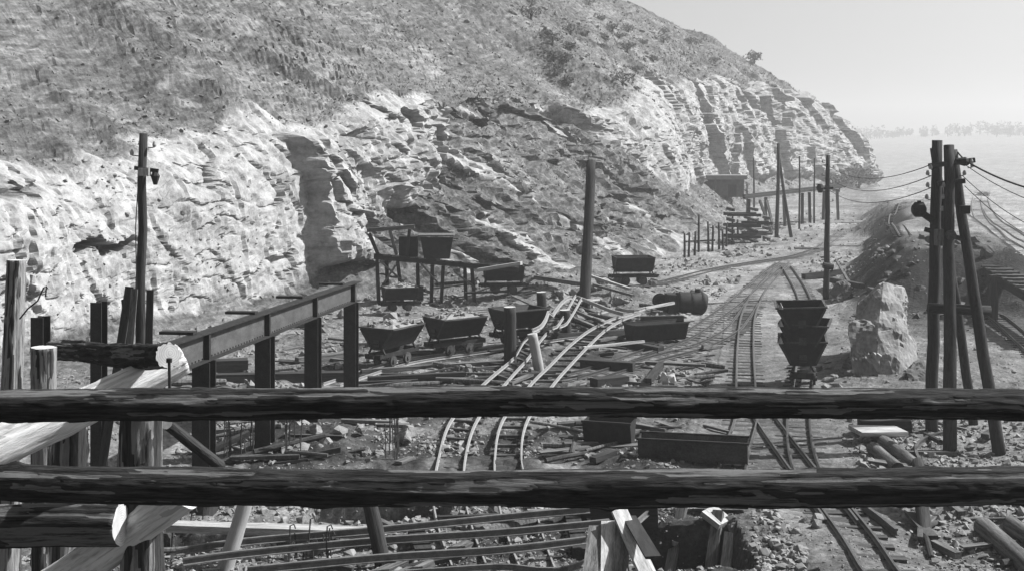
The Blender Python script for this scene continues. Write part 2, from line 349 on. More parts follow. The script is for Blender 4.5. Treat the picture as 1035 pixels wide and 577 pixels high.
# ------------------------------------------------------------------ the quarried hillside
FOOT = [(-31, -20), (-24, 5), (-19.5, 25), (-16.5, 39), (-13.4, 51), (-8.8, 60), (-3.5, 66), (3, 71), (9.5, 83), (16, 101), (20, 112), (22.5, 126), (26, 142), (34, 168), (48, 203), (61, 224), (70, 238), (74, 248), (72, 262), (60, 290), (30, 330)]
fp = smooth_path(FOOT, .05)
yy = np.maximum(fp[:, 1], 18); ds = np.r_[0, np.linalg.norm(np.diff(fp, axis=0), axis=1)]
q = np.cumsum(ds/(yy*.00125)); NS = 1750
k = np.interp(np.linspace(0, q[-1], NS), q, np.arange(len(fp)))
fx, fy = np.interp(k, np.arange(len(fp)), fp[:, 0]), np.interp(k, np.arange(len(fp)), fp[:, 1])
arc = np.interp(k, np.arange(len(fp)), np.cumsum(ds))
yk = [25, 40, 52, 60, 65, 72, 84, 101, 112, 120, 135, 170, 203, 224, 238, 248, 262, 330]
par = arc; sk_ = np.array([arc[np.argmin((fx-np.interp(v_, [p[1] for p in FOOT], [p[0] for p in FOOT]))**2+(fy-v_)**2)] for v_ in yk])
Hc = np.interp(par, sk_, [7.0, 7.0, 7.4, 8.2, 9.0, 9.5, 11.5, 12.0, 11.5, 12.5, 14, 17, 18.5, 16.5, 12.5, 9, 4, 1.0])
Ap = np.interp(par, sk_, [.8, .8, .8, 1.0, 2.8, 6.5, 12.0, 13.0, 6.0, 3.4, 3.8, 3.6, 3.0, 2.5, 1.5, 1.0, .5, .3])
Sl = np.interp(par, sk_, [1, 1, 1, 1, 1, 1, 1, 1, 1, 1, 1, 1, 1, .95, .85, .6, .2, .05])
U = np.array([-.924, .382])
nC, nS = 110, 190
vC = np.linspace(0, 1, nC)
tS = np.cumsum(np.linspace(.16, 1.0, nS)**1.55*1.35); 
Hc = Hc+1.0*fbm(arc/7.0, 5.5, 0, 51, 3)*sm(.5, 3, Hc)
arc2 = arc[:, None]; hC = vC[None, :]*Hc[:, None]
tC = np.minimum(hC, Ap[:, None])/math.tan(R(37))+np.maximum(hC-Ap[:, None], 0)*.22+1.6*np.maximum(0, vC[None, :]-.62)**2/.38*sm(Ap+1, Ap+4, Hc)[:, None]*2.2
hS = Hc[:, None]+Sl[:, None]*(tS*.40+9.0*(1-np.exp(-tS/22)))[None, :]
tt = np.concatenate([tC, tC[:, -1:]+tS[None, :]], 1); hh = np.concatenate([hC, hS], 1)
ss = np.broadcast_to(arc2, tt.shape)
rel = np.concatenate([np.broadcast_to(vC, tC.shape), np.ones(hS.shape)], 1)
up_t = np.maximum(0, tt-tC[:, -1:])
rock = np.concatenate([sm(-.6, .8, hC-Ap[:, None]), sm(2.5, 0, tS)[None, :]*sm(.5, 3.5, Hc-Ap)[:, None]], 1)
rough_rim = sm(0, 1, .5+.9*fbm(ss/3.5, hh/3.0, 0, 61, 3))
rock = np.clip(rock*(.55+.6*rough_rim)+.38*sm(.35, .9, fbm(ss/9, up_t/3.0, 0, 63, 3))*sm(26, 6, up_t)*sm(0, 1, up_t), 0, 1)
far = sm(110, 150, fy)[:, None]
scr0 = sm(62, 68, fy)[:, None]*sm(116, 108, fy)[:, None]*(rel < 1)
rock = np.clip(rock+scr0*.8*sm(.15, .5, fbm((ss+.9*hh)/3.0, hh/7, 0, 71, 3)), 0, 1)
# outward shift of the rock face (metres): blocks, strata, joints
warp_s = ss+.5*fbm(ss/2.4, hh/2.4, 0, 81, 3); warp_h = hh+.4*fbm(ss/2.0, hh/2.0, 0, 82, 3)
f1, e1 = facets(warp_s/3.6, warp_h/2.9, 101); f2, e2 = facets(warp_s/1.15, warp_h/.95, 111); f3, e3 = facets(ss/.42, hh/.34, 121); f4, e4 = facets(ss/9.0, hh/14.0, 131)
lay = np.floor(hh/.55+.6*vn(ss/13, 4.4, 0, 26)); strat = hsh(lay, np.floor(ss/7+.6*f1), lay*0, 12)-.5
big_amp = (.26+.75*far); 
f5, e5 = facets((ss+.15*hh)/1.7, hh/6.5, 181); f6, e6 = facets((ss+.2*hh)/5.5, hh/16.0, 191)
f1, e1 = facets(warp_s/3.4, warp_h/3.0, 101, .35)
bed = warp_h/.85+.25*vn(ss/9, 3.0, 0, 37); bed = np.abs(bed-np.round(bed)); groove = sm(.09, .02, bed)*sm(-.1, .35, fbm(ss/3.0, hh/1.2, 0, 38, 2))
dout = rock*((.24+.12*far)*f1+(.055+.07*far)*f2+(.03+.04*far)*f3+.12*f5+1.5*far*f6+.04*fbm(ss/.35, hh/.3, 0, 15, 2)-.16*sm(.10, .0, e1)-.15*sm(.08, .0, e5)-.16*groove+.05*strat*far+.9*far*f4+.4*fbm(ss/8, hh/6, 0, 14, 2))
s_step = arc[np.argmin(np.abs(CX+F*fx/np.maximum(fy, 1)-352)+200*(fy < 30)+200*(fy > 90))]
sw = ss-s_step+.35*fbm(hh/1.1, 6.1, 0, 33, 3)-.12*(hh-4)
step = sm(0, .22, sw)*sm(7, 2, sw)*sm(.20, .25, rel)*sm(.97, .93, rel)*(rel < 1)
dout = dout+1.5*step*(1+.15*f2)
def slot(px, h0, ws, wh, d):                                    # undercut ledges that throw the long dark shadows
    global dout
    i = np.argmin(np.abs(CX+F*fx/np.maximum(fy, 1)-px)+300*(fy < 22)+300*(fy > 90))
    u = (ss-arc[i])/ws; h0 = h0+.25*fbm(ss/.9, h0, 0, int(px), 3); wh = wh*(.75+.5*np.abs(fbm(ss/.6, h0*2, 0, int(px)+3, 2))); dout = dout-d*sm(1, .55, np.abs(u))*(sm(0, wh*.25, h0-hh)*sm(wh, wh*.6, h0-hh))+.35*d*sm(1, .5, np.abs(u))*sm(0, .05, hh-h0)*sm(.45, .2, hh-h0)
slot(85, 6.2, 1.6, .5, 1.0); slot(150, 4.0, 2.8, .5, 1.2); slot(400, 4.4, 1.6, .4, .8)
i2 = np.argmin(np.abs(CX+F*fx/np.maximum(fy, 1)-716)+300*(fy < 100)+300*(fy > 220))
dout = dout-3.5*sm(0, .4, ss-arc[i2]+2.2)*sm(7.5, 5.0, ss-arc[i2])*rock*sm(.95, .8, rel)   # dark re-entrant of the far face
# slopes: gullies down the fall line, terracettes, clods
slope_w = 1-rock
gul = -np.abs(fbm(ss/4.2+.12*up_t, tt/26, 0, 17, 3))
g1, _e = facets(ss/6.5, tt/1.3, 141); g2, _e = facets(ss/2.2, tt/.55, 151); g3, _e = facets(ss/.5, tt/.4, 161)
ledge = sm(-.2, .5, fbm(ss/11, tt/6, 0, 29, 3))
nearf = sm(150, 60, fy)[:, None]
dz = slope_w*(.9*gul*sm(0, 6, tt)+.25*fbm(ss/7, tt/5, 0, 18, 3)+(.04+.05*ledge)*g1+(.05+.05*ledge)*g2+.045*g3+.05*fbm(ss/.35, tt/.3, 0, 19, 2))+1.6*sm(5, 40, up_t)*fbm(ss/22, up_t/16, 0, 20, 3)*Sl[:, None]
scr = sm(62, 68, fy)[:, None]*sm(116, 108, fy)[:, None]*(rel < 1)
dout = dout+scr*slope_w*(1.2*fbm(ss/6.0, hh/5.0, 0, 24, 3)-.9*np.abs(fbm(ss/2.2+hh*.25, hh/9.0, 0, 25, 3)))*sm(0, .2, rel)+scr*(.45*facets((ss+.5*hh)/3.0, hh/1.4, 171)[0]+.16*f2+.07*f3)*sm(0, .12, rel)
hx = fx[:, None]+U[0]*tt-U[0]*dout; hy = fy[:, None]+U[1]*tt-U[1]*dout; hz = hh+dz-.15
hz[:, 0] = -.8
hill = mesh_np('hillside', np.stack([hx, hy, hz], 2).reshape(-1, 3), grid_faces(NS, nC+nS), [], False); tag(hill, kind='structure')
at = hill.data.attributes.new('rock', 'FLOAT', 'POINT'); at.data.foreach_set('value', rock.astype(np.float32).ravel())
def h_mat(t, N, L, b):
    v = mapped(N, L, (1, 1, 1)); vz = mapped(N, L, (.9, .9, 1.7)); vd0 = mapped(N, L, (1, 1, 1)).node; vd0.inputs['Rotation'].default_value = (0, 0, R(-67.6)); vdm = N.new('ShaderNodeMapping'); vdm.inputs['Scale'].default_value = (.22, 1.5, 1.5); L.new(vd0.outputs[0], vdm.inputs[0]); vd = vdm.outputs[0]
    at = N.new('ShaderNodeAttribute'); at.attribute_name = 'rock'
    big = noise(N, L, v, .12, 5); mid = noise(N, L, v, .9, 6, .7); fin = noise(N, L, v, 4.5, 7, .8); st = noise(N, L, vz, 1.3, 6, .7); dg = noise(N, L, vd, 1.5, 7, .75)
    rk = ramp(N, L, math_(N, L, 'ADD', math_(N, L, 'MULTIPLY', st, .45), math_(N, L, 'ADD', math_(N, L, 'MULTIPLY', mid, .3), math_(N, L, 'MULTIPLY', fin, .25))), [(.36, .06), (.43, .16), (.51, .24), (.62, .34)])
    tf = ramp(N, L, math_(N, L, 'ADD', math_(N, L, 'MULTIPLY', big, .25), math_(N, L, 'ADD', math_(N, L, 'MULTIPLY', dg, .45), math_(N, L, 'MULTIPLY', fin, .30))), [(.40, .026), (.47, .064), (.53, .115), (.61, .235)])
    mx = N.new('ShaderNodeMix'); mx.data_type = 'RGBA'
    fac = math_(N, L, 'ADD', at.outputs['Fac'], math_(N, L, 'MULTIPLY', math_(N, L, 'SUBTRACT', mid, .5), .9)); fac = ramp(N, L, fac, [(.3, 0), (.6, 1)])
    L.new(fac, mx.inputs['Factor']); L.new(tf, mx.inputs['A']); L.new(rk, mx.inputs['B']); L.new(mx.outputs['Result'], b.inputs['Base Color'])
    b.inputs['Roughness'].default_value = .97; b.inputs['Specular IOR Level'].default_value = .1
    h = math_(N, L, 'ADD', math_(N, L, 'MULTIPLY', fin, .5), math_(N, L, 'ADD', math_(N, L, 'MULTIPLY', st, .5), math_(N, L, 'MULTIPLY', mid, .6)))
    bp = N.new('ShaderNodeBump'); bp.inputs['Strength'].default_value = .8; bp.inputs['Distance'].default_value = .09
    L.new(h, bp.inputs['Height']); L.new(bp.outputs[0], b.inputs['Normal'])
surf('hill_rock', h_mat); hill.data.materials.append(MATS['hill_rock'])
# ------------------------------------------------------------------ haze in the valley air
hb = MB(); hb.box((300, 1180, 44), (4600, 2700, 104)); MATS['haze_air'] = hm = bpy.data.materials.new('haze_air'); hm.use_nodes = True
hn = hm.node_tree; hn.nodes.clear(); pv = hn.nodes.new('ShaderNodeVolumePrincipled'); ho = hn.nodes.new('ShaderNodeOutputMaterial')
pv.inputs['Color'].default_value = (.70, .70, .70, 1); pv.inputs['Density'].default_value = .00095; pv.inputs['Anisotropy'].default_value = 0.3
hn.links.new(pv.outputs[0], ho.inputs['Volume'])
haze = hb.build('haze', 'haze_air'); tag(haze, kind='stuff'); haze['label'] = 'pale haze hanging in the valley air'; haze['category'] = 'haze'
# ------------------------------------------------------------------ loose stone: angular hulls
def hull(n=14, sq=(1, 1, 1), seed=0):
    r = random.Random(seed); bm = bmesh.new()
    for _ in range(n):
        d = Vector((r.gauss(0, 1), r.gauss(0, 1), r.gauss(0, 1))).normalized()
        k = max(abs(d.x), abs(d.y), abs(d.z)); d = d/(k**.6)*r.uniform(.8, 1)
        bm.verts.new((d.x*sq[0]*.5, d.y*sq[1]*.5, d.z*sq[2]*.5))
    g = bmesh.ops.convex_hull(bm, input=bm.verts)
    bmesh.ops.delete(bm, geom=[v for v in bm.verts if not v.link_faces], context='VERTS'); bmesh.ops.triangulate(bm, faces=bm.faces)
    bm.verts.index_update(); v = np.array([q.co[:] for q in bm.verts]); f = np.array([[q.index for q in t.verts] for t in bm.faces]); bm.free(); return v, f
HULLS = [hull(9+i % 4, (1, .6+.3*(i % 3)/2, .45+.12*(i % 4)), i) for i in range(12)]
def scatter(name, xs, ys, zs, sizes, matname, label, flat=1.0):
    vs, fs, b = [], [], 0
    which = rng.integers(0, len(HULLS), len(xs)); an = rng.uniform(0, 6.28, len(xs)); ti = rng.normal(0, .35, len(xs))
    for h, (v, f) in enumerate(HULLS):
        i = np.where(which == h)[0]
        if len(i) == 0: continue
        p = np.repeat(v[None], len(i), 0)*sizes[i][:, None, None]; p[:, :, 2] *= flat
        c, s_ = np.cos(ti[i])[:, None], np.sin(ti[i])[:, None]; p[:, :, 0], p[:, :, 2] = p[:, :, 0]*c-p[:, :, 2]*s_, p[:, :, 0]*s_+p[:, :, 2]*c
        c, s_ = np.cos(an[i])[:, None], np.sin(an[i])[:, None]; p[:, :, 0], p[:, :, 1] = p[:, :, 0]*c-p[:, :, 1]*s_, p[:, :, 0]*s_+p[:, :, 1]*c
        p[:, :, 0] += xs[i][:, None]; p[:, :, 1] += ys[i][:, None]; p[:, :, 2] += (zs[i]+sizes[i]*.12)[:, None]
        vs.append(p.reshape(-1, 3)); fs.append((f[None]+(np.arange(len(i))*len(v))[:, None, None]+b).reshape(-1, 3)); b += len(i)*len(v)
    o = mesh_np(name, np.concatenate(vs), np.concatenate(fs), [matname]); tag(o, label, 'rubble', None, 'stuff'); return o
def gsurf(x, y): return S(x, y)+fine(x, y)*track_damp(x, y)*(.25+.75*sm(600, 120, y))
def px_scatter(n, x0, x1, y0, y1, smin, smax, clump=1.0, sd=0, av=True):
    px, py = rng.uniform(x0, x1, n*3), rng.uniform(y0, y1, n*3); Y = Gd(py); x = (px-CX)*Y/F
    keep = (fbm(x/2.2, Y/2.2, 0, 90+sd, 3) > .25-clump*rng.uniform(0, 1, n*3))
    td = track_damp(x, Y); keep &= (td > .5) | (not av)
    x, Y = x[keep][:n], Y[keep][:n]; s_ = smin*(smax/smin)**(rng.uniform(0, 1, len(x))**2.2)
    return x, Y, s_
parts_ = [px_scatter(15000, -30, 1070, 255, 600, .03, .085, .7, 9, False), px_scatter(16000, -30, 1070, 290, 600, .035, .20, .8, 1), px_scatter(2500, 180, 480, 290, 470, .07, .4, .9, 2), px_scatter(2200, 760, 1070, 400, 600, .06, .30, .9, 3),
          px_scatter(1500, 440, 700, 290, 420, .08, .45, .9, 4), px_scatter(1500, 640, 900, 215, 300, .12, .5, .6, 5), px_scatter(1200, 180, 560, 500, 590, .05, .3, .9, 6)]
X_ = np.concatenate([p[0] for p in parts_]); Y_ = np.concatenate([p[1] for p in parts_]); s_ = np.concatenate([p[2] for p in parts_])
ok = X_ > np.interp(Y_, [p[1] for p in FOOT[:14]], [p[0] for p in FOOT[:14]])+.3
X_, Y_, s_ = X_[ok], Y_[ok], s_[ok]
scatter('loose_rubble', X_, Y_, gsurf(X_, Y_), s_, 'rubble', 'broken stone rubble strewn over the quarry floor')
# rubble lodged on the hillside
n = 14000; ii = rng.integers(40, NS-160, n*2); jj = rng.integers(6, nC+nS-50, n*2)
kk = (rock[ii, jj] < .75) & (fbm(ss[ii, jj]/5, tt[ii, jj]/3, 0, 95, 2) > rng.uniform(-1.0, .8, n*2)); ii, jj = ii[kk][:n], jj[kk][:n]
sz = (.0045*hy[ii, jj]*.62)*(.5+1.8*rng.uniform(0, 1, len(ii))**3)
scatter('hillside_stones', hx[ii, jj], hy[ii, jj], hz[ii, jj]-.02, sz, 'rubble', 'broken stones lodged all over the hillside')
# dry grass and heather on the slopes: tufts of narrow blades
def tufts(name, label, n, jmin, hmin, hmax, matname, nb, sd, gate):
    ii = rng.integers(20, NS-60, n*3); jj = rng.integers(jmin, nC+nS-30, n*3)
    kk = (rock[ii, jj] < .45) & (fbm(ss[ii, jj]/6, tt[ii, jj]/4, 0, 200+sd, 3) > gate+rng.uniform(-.5, .5, n*3)); ii, jj = ii[kk][:n], jj[kk][:n]; n = len(ii)
    base = np.stack([hx[ii, jj], hy[ii, jj], hz[ii, jj]-.03], 1); sc = (hmin+(hmax-hmin)*rng.uniform(0, 1, n)**2)*(.5+hy[ii, jj]/80)
    vs = []
    for b_ in range(nb):
        a = rng.uniform(0, 6.28, n); d = np.stack([np.cos(a), np.sin(a), 0*a], 1); e = np.stack([-np.sin(a), np.cos(a), 0*a], 1)
        ln = rng.uniform(.25, .9, n)[:, None]; tip = base+(d*ln*.9+np.array([0, 0, 1])*rng.uniform(.5, 1, n)[:, None])*sc[:, None]
        off = base+d*sc[:, None]*.12; wv = e*sc[:, None]*.17
        vs.append(np.stack([off-wv, off+wv, tip], 1))
    v = np.concatenate(vs).reshape(-1, 3); o = mesh_np(name, v, np.arange(len(v)).reshape(-1, 3), [matname]); tag(o, label, 'grass', None, 'stuff')
tufts('dry_grass', 'dry grass and heather growing on the hillside', 42000, nC//2, .05, .14, 'leaf_dry', 6, 1, -.2)
tufts('dark_scrub', 'low dark scrub growing in patches on the hillside', 4000, nC+2, .06, .2, 'leaf', 6, 2, .45)
# ------------------------------------------------------------------ narrow-gauge tracks: rails and separate sleepers
RAILP = [(-.035, 0), (.035, 0), (.035, .012), (.008, .02), (.008, .07), (.022, .078), (.022, .1), (-.022, .1), (-.022, .078), (-.008, .07), (-.008, .02), (-.035, .012)]
slm = []
for i in range(4):
    random.seed(50+i); m = MB(); m.box((0, 0, 0), (1.2, .15+.03*i/3, .1), None, .012); o = m.build('sleeper', 'sleeper'); slm.append(o.data); bpy.data.objects.remove(o)
def track(key, label, gauge=.6, sp=.62, rmat="rail_steel", dz=-.03, zfun=None, sl=True, name='tram_track'):
    p = TR[key]; z = S(p[:, 0], p[:, 1]) if zfun is None else zfun(p)
    z = np.convolve(np.pad(z, 4, 'edge'), np.ones(9)/9, 'valid')+dz
    c = [Vector((p[i, 0], p[i, 1], z[i])) for i in range(len(p))]; org = c[0]
    root = empty(name, org, label, 'railway track', 'narrow gauge tracks of the quarry')
    for sd in (-1, 1):
        pts = []
        for i in range(len(c)):
            t = (c[min(i+1, len(c)-1)]-c[max(i-1, 0)]).normalized(); x = Vector((t.y, -t.x, 0)).normalized()
            pts.append(c[i]+x*sd*gauge/2+Vector((0, 0, .05))-org)
        MB().sweep(RAILP, pts).build('rail', rmat, root)
    if sl:
        L_ = .3*(len(c)-1); n = int(L_/sp)
        for k in range(n):
            f = (k+.5)/n*(len(c)-1); i = int(f); q = c[i].lerp(c[min(i+1, len(c)-1)], f-i); t = (c[min(i+1, len(c)-1)]-c[i]) if i+1 < len(c) else c[i]-c[i-1]
            o = bpy.data.objects.new('sleeper', slm[k % 4]); COL.objects.link(o); o.parent = root
            o.location = q-org+Vector((random.uniform(-.06, .06), 0, random.uniform(-.012, .004))); o.rotation_euler = (random.uniform(-.02, .02), 0, math.atan2(t.y, t.x)-math.pi/2+random.uniform(-.07, .07))
    return root
track('central', 'narrow gauge track running straight away left of the stacked tipper tubs')
track('branch', 'narrow gauge branch track crossing the bottom right corner below the log rails')
track('stack', 'narrow gauge track that passes under the stack of tipper tubs')
track('left', 'narrow gauge track curving up from the scrap heap to the far switch')
track('switch', 'dusty track curving left off the central track towards the scrap heap')
track('foot', 'track curving along the foot of the scree past the upturned drum', sp=.8)
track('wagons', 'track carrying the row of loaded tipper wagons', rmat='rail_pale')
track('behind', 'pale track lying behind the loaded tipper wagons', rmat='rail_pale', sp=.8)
track('tip', 'track curving along the top of the dark spoil tip', sp=.9)
track('right', 'track with wide sleepers at the right edge beside the tripod pole', sp=.55, gauge=.75)
track('valley2', 'outer faint track curving on the pale valley floor at the right edge', gauge=1.0, sp=1.5)
track('valley', 'inner faint track on the pale valley floor beyond the tripod pole', gauge=1.2, sp=1.5)
# the two bent tracks that climb through the middle of the picture; lines traced at the height of each pixel row
def bent(rows, label):
    ps = [[], []]
    for (py, xa, xb, dz) in rows:
        for k, xx in enumerate((xa, xb)):
            p = on(xx, py); 
            for _ in range(6): q = G(xx, py, p.z if _ == 0 else zz); zz = Sf(q.x, q.y)+dz
            ps[k].append(np.array([q.x, q.y, zz]))
    org = Vector(ps[0][0]); root = empty('bent_track', org, label, 'railway track', 'bent tracks climbing over the heap')
    dens = []
    for k in range(2):
        a = np.array(ps[k]); d = np.r_[0, np.cumsum(np.linalg.norm(np.diff(a[:, :2], axis=0), axis=1))]
        xy = smooth_path(a[:, :2], .25); dd = np.linspace(0, d[-1], len(xy)); z = np.interp(dd, d, a[:, 2]); z = np.convolve(np.pad(z, 3, 'edge'), np.ones(7)/7, 'valid')
        pts = [Vector((xy[i, 0], xy[i, 1], z[i])) for i in range(len(xy))]; dens.append(pts)
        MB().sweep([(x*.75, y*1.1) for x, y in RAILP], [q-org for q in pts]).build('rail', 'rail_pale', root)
    n = int(len(dens[0])*.25/.95)
    for k in range(n):
        f = (k+.5)/n; a = dens[0][int(f*(len(dens[0])-1))]; b = dens[1][int(f*(len(dens[1])-1))]; d = (b-a)*.18
        MB().bar(a-d-org-Vector((0, 0, .045)), b+d-org-Vector((0, 0, .045)), .11, .07).build('sleeper', 'iron_rust', root)
bent([(600, 466, 502, .05), (577, 457, 492, .05), (540, 444, 478, .08), (505, 438, 470, .1), (467, 443, 470, .12), (427, 456, 482, .15), (392, 487, 509, .2), (365, 518, 533, .3), (345, 531, 547, .5), (326, 549, 560, .7), (315, 562, 572, .8), (306, 582, 588, .8)], 'bent pale track nearer the posts, its rails twisting up over the heap')
bent([(600, 537, 572, .05), (577, 525, 560, .05), (540, 511, 547, .08), (505, 503, 538, .1), (467, 500, 527, .12), (427, 508, 533, .15), (392, 535, 558, .2), (370, 557, 577, .25), (350, 577, 596, .3), (335, 596, 612, .35), (324, 618, 630, .35), (318, 640, 648, .3)], 'bent pale track on the right, its rails sweeping towards the scrap heap')
# ------------------------------------------------------------------ tipper wagons (V-shaped tub on a four-wheeled frame)
def tub_mesh(Lh, wt, wb, z0, z1, th=.02):
    m = MB(); prof = [(-wt, z1), (-wb-.05, z0+.12), (-wb, z0+.03), (0, z0), (wb, z0+.03), (wb+.05, z0+.12), (wt, z1)]
    n = len(prof); inn = [(x*(1-th/wt*2.2), z+th*1.3 if i not in (0, n-1) else z) for i, (x, z) in enumerate(prof)]
    for e, pf in ((0, prof), (1, inn)):
        l = Lh-(.02 if e else 0); vs = [(-l, x, z) for x, z in pf]+[(l, x, z) for x, z in pf]
        fs = [(i, i+1, n+i+1, n+i) for i in range(n-1)]+[tuple(range(n)), tuple(range(2*n-1, n-1, -1))]
        if e: fs = [f[::-1] for f in fs]
        m.add(vs, fs)
    return m, prof
def tipper_tub(parent, Lh=.82, wt=.62, wb=.22, z0=.52, z1=1.18, matn='iron', name='tub'):
    m, prof = tub_mesh(Lh, wt, wb, z0, z1); t = m.build(name, matn, parent)
    r = MB()
    for s_ in (-1, 1):
        r.box((0, s_*wt, z1+.005), (2*Lh+.06, .06, .045)); r.box((s_*(Lh+.012), 0, z1+.003), (.045, 2*wt-.07, .04))
        r.bar((s_*(Lh+.014), -wt+.02, z1-.03), (s_*(Lh+.014), -wb, z0+.1), .03, .05); r.bar((s_*(Lh+.014), wt-.02, z1-.03), (s_*(Lh+.014), wb, z0+.1), .03, .05)
        r.box((s_*(Lh+.022), 0, z0+.22), (.03, .2, .2))
    r.build('rim', 'iron_rust', t); return t
def chassis(parent, Lh=.82):
    f = MB()
    for s_ in (-1, 1): f.prism([(-.03, 0), (.03, 0), (.03, .02), (-.01, .02), (-.01, .1), (.03, .1), (.03, .12), (-.03, .12)], (-Lh-.16, s_*.26, .3), (Lh+.16, s_*.26, .3))
    for s_ in (-1, 1): f.box((s_*(Lh+.17), 0, .36), (.06, .58, .14)); f.box((s_*(Lh+.24), 0, .36), (.1, .16, .12))
    f.build('frame', 'iron', parent)
    for s_ in (-1, 1):
        c = MB(); c.bar((s_*(Lh-.02), -.3, .42), (s_*(Lh-.02), -.12, .72), .05, .05); c.bar((s_*(Lh-.02), .3, .42), (s_*(Lh-.02), .12, .72), .05, .05); c.box((s_*(Lh+.07), 0, .735), (.1, .3, .05))
        c.build('cradle', 'iron', parent)
    for s_ in (-1, 1):
        MB().tube([(s_*.38, -.36, .17), (s_*.38, .36, .17)], .03, 8).build('axle', 'iron', parent)
        for e in (-1, 1):
            wv = MB(); wv.disc((s_*.38, e*.3, .17), (0, 1, 0), .165, .06, 18); wv.disc((s_*.38, e*.265, .17), (0, 1, 0), .195, .015, 18); wv.disc((s_*.38, e*.34, .17), (0, 1, 0), .06, .05, 10)
            wv.build('wheel', 'iron_rust', parent)
def heap_load(parent, Lh, wt, z1, seed, h=.17):
    r = random.Random(seed); n = 9; vs = []
    for i in range(n):
        for j in range(n):
            u, v = i/(n-1)*2-1, j/(n-1)*2-1; k = max(0, 1-max(abs(u), abs(v))**1.8)
            vs.append((u*(Lh-.03), v*(wt-.03), z1-.05+h*k*(1+r.uniform(-.35, .35))+.02))
    fs = [(i*n+j, (i+1)*n+j, (i+1)*n+j+1, i*n+j+1) for i in range(n-1) for j in range(n-1)]
    m = MB().add(vs, fs)
    for q in range(40):
        hv, hf = HULLS[r.randrange(12)]; s_ = r.uniform(.1, .26); x, y = r.uniform(-.8, .8), r.uniform(-.75, .75)
        m.add([(x*Lh+p[0]*s_, y*wt+p[1]*s_, z1+h*(1-max(abs(x), abs(y))**1.8)+p[2]*s_) for p in hv], [tuple(f) for f in hf])
    m.build('load', 'stone', parent)
def wagon(px, py, rz, label, load=None, grp='tipper wagons of the quarry', sc=1.0, tilt=0.0, body=True, dz=.21, mt='iron'):
    p = on(px, py, dz*.5+.1); o = empty('tipper_wagon', p, label, 'wagon', grp, rz); o.scale = (sc,)*3
    chassis(o); t = tipper_tub(o, matn=mt)
    if load is not None: heap_load(o, .82, .62, 1.18, load)
    return o
def heading(key, px, py):
    p = on(px, py); a = TR[key]; i = int(np.clip(np.argmin(((a-np.array([p.x, p.y]))**2).sum(1)), 1, len(a)-2)); d = a[i+1]-a[i-1]; return math.atan2(d[1], d[0]), a[i]
def rail_wagon(key, px, py, label, load=None, sc=1.0, **kw):
    rz, q = heading(key, px, py); o = wagon(px, py, rz, label, load, sc=sc, **kw); o.location = (q[0], q[1], Sf(*q)+.12); return o
rail_wagon('wagons', 392, 371, 'tipper wagon heaped with pale stone, nearest the steel post', 3, 1.12)
rail_wagon('wagons', 458, 360, 'tipper wagon with low stone load, in the middle of the wagon row', 5, 1.12)
rail_wagon('wagons', 527, 350, 'dark empty tipper wagon partly hidden behind the stump posts', None, 1.1)
wagon(509, 300, .12, 'black tipper wagon under the bright white plank', None, sc=1.15)
wagon(640, 291, .1, 'lone dark tipper wagon standing right of the thick tall post', None, sc=1.2)
wagon(404, 318, .3, 'small dark tipper wagon half buried in rubble below the timber staging', 8, sc=.9)
# tubs stacked on one chassis
p = TR['stack'][np.argmin(np.abs(TR['stack'][:, 1]-Gd(389)))]
rz, q = heading('stack', 813, 389)
o = empty('tub_stack_wagon', (q[0], q[1], Sf(*q)+.12), 'wheeled frame carrying three nested tipper tubs beside the pale boulder', 'wagon', None, rz); o.scale = (1.16,)*3
chassis(o)
for k in range(3):
    e = tipper_tub(o, .84, .63+.01*k, .34, .56+.46*k, 1.2+.46*k, 'iron'); e.rotation_euler = (R((-1.5, 2, -2.5)[k]), 0, R((2, -3, 4)[k]))
for k in range(3): MB().add([(-.9, -.66, 1.16+.46*k), (-.9, -.5, 1.16+.46*k), (-.9, -.58, 1.34+.46*k), (-.8, -.66, 1.16+.46*k), (-.8, -.5, 1.16+.46*k), (-.8, -.58, 1.34+.46*k)], [(0, 1, 2), (5, 4, 3), (0, 3, 4, 1), (1, 4, 5, 2), (2, 5, 3, 0)]).build('lug', 'timber_pale', o).location = (-.02, 1.16, 0)  # lugs coloured pale to stand for sunlight on the tub ends
# long open trough lying on the ground
def trough(a, b, wt, ht, label, matn='iron_rust', name='iron_trough', tilt=0):
    a, b = Vector(a), Vector(b); c = (a+b)/2; d = b-a; o = empty(name, c, label, 'trough', None, math.atan2(d.y, d.x)); o.rotation_euler.x = tilt
    m, _ = tub_mesh(d.length/2, wt, wt*.45, 0, ht); m.build('trough_body', matn, o); r = MB()
    for s_ in (-1, 1): r.box((0, s_*wt, ht+.008), (d.length+.04, .06, .05))
    r.build('rim', 'iron', o)
    for s_ in (-1, 0, 1): MB().prism([(-wt*.46-.03, -.002), (wt*.46+.03, -.002), (wt*.3, .03), (-wt*.3, .03)], (s_*d.length*.36-.03, 0, -.03), (s_*d.length*.36+.03, 0, -.03)).build('rib', 'iron', o)
    return o
trough(on(646, 466, .06), on(756, 472, .06), .36, .55, 'long open iron trough lying below the upper log rail')
trough(on(592, 449, .06), on(640, 452, .06), .4, .6, 'dark iron tub lying left of the long open trough', 'iron')
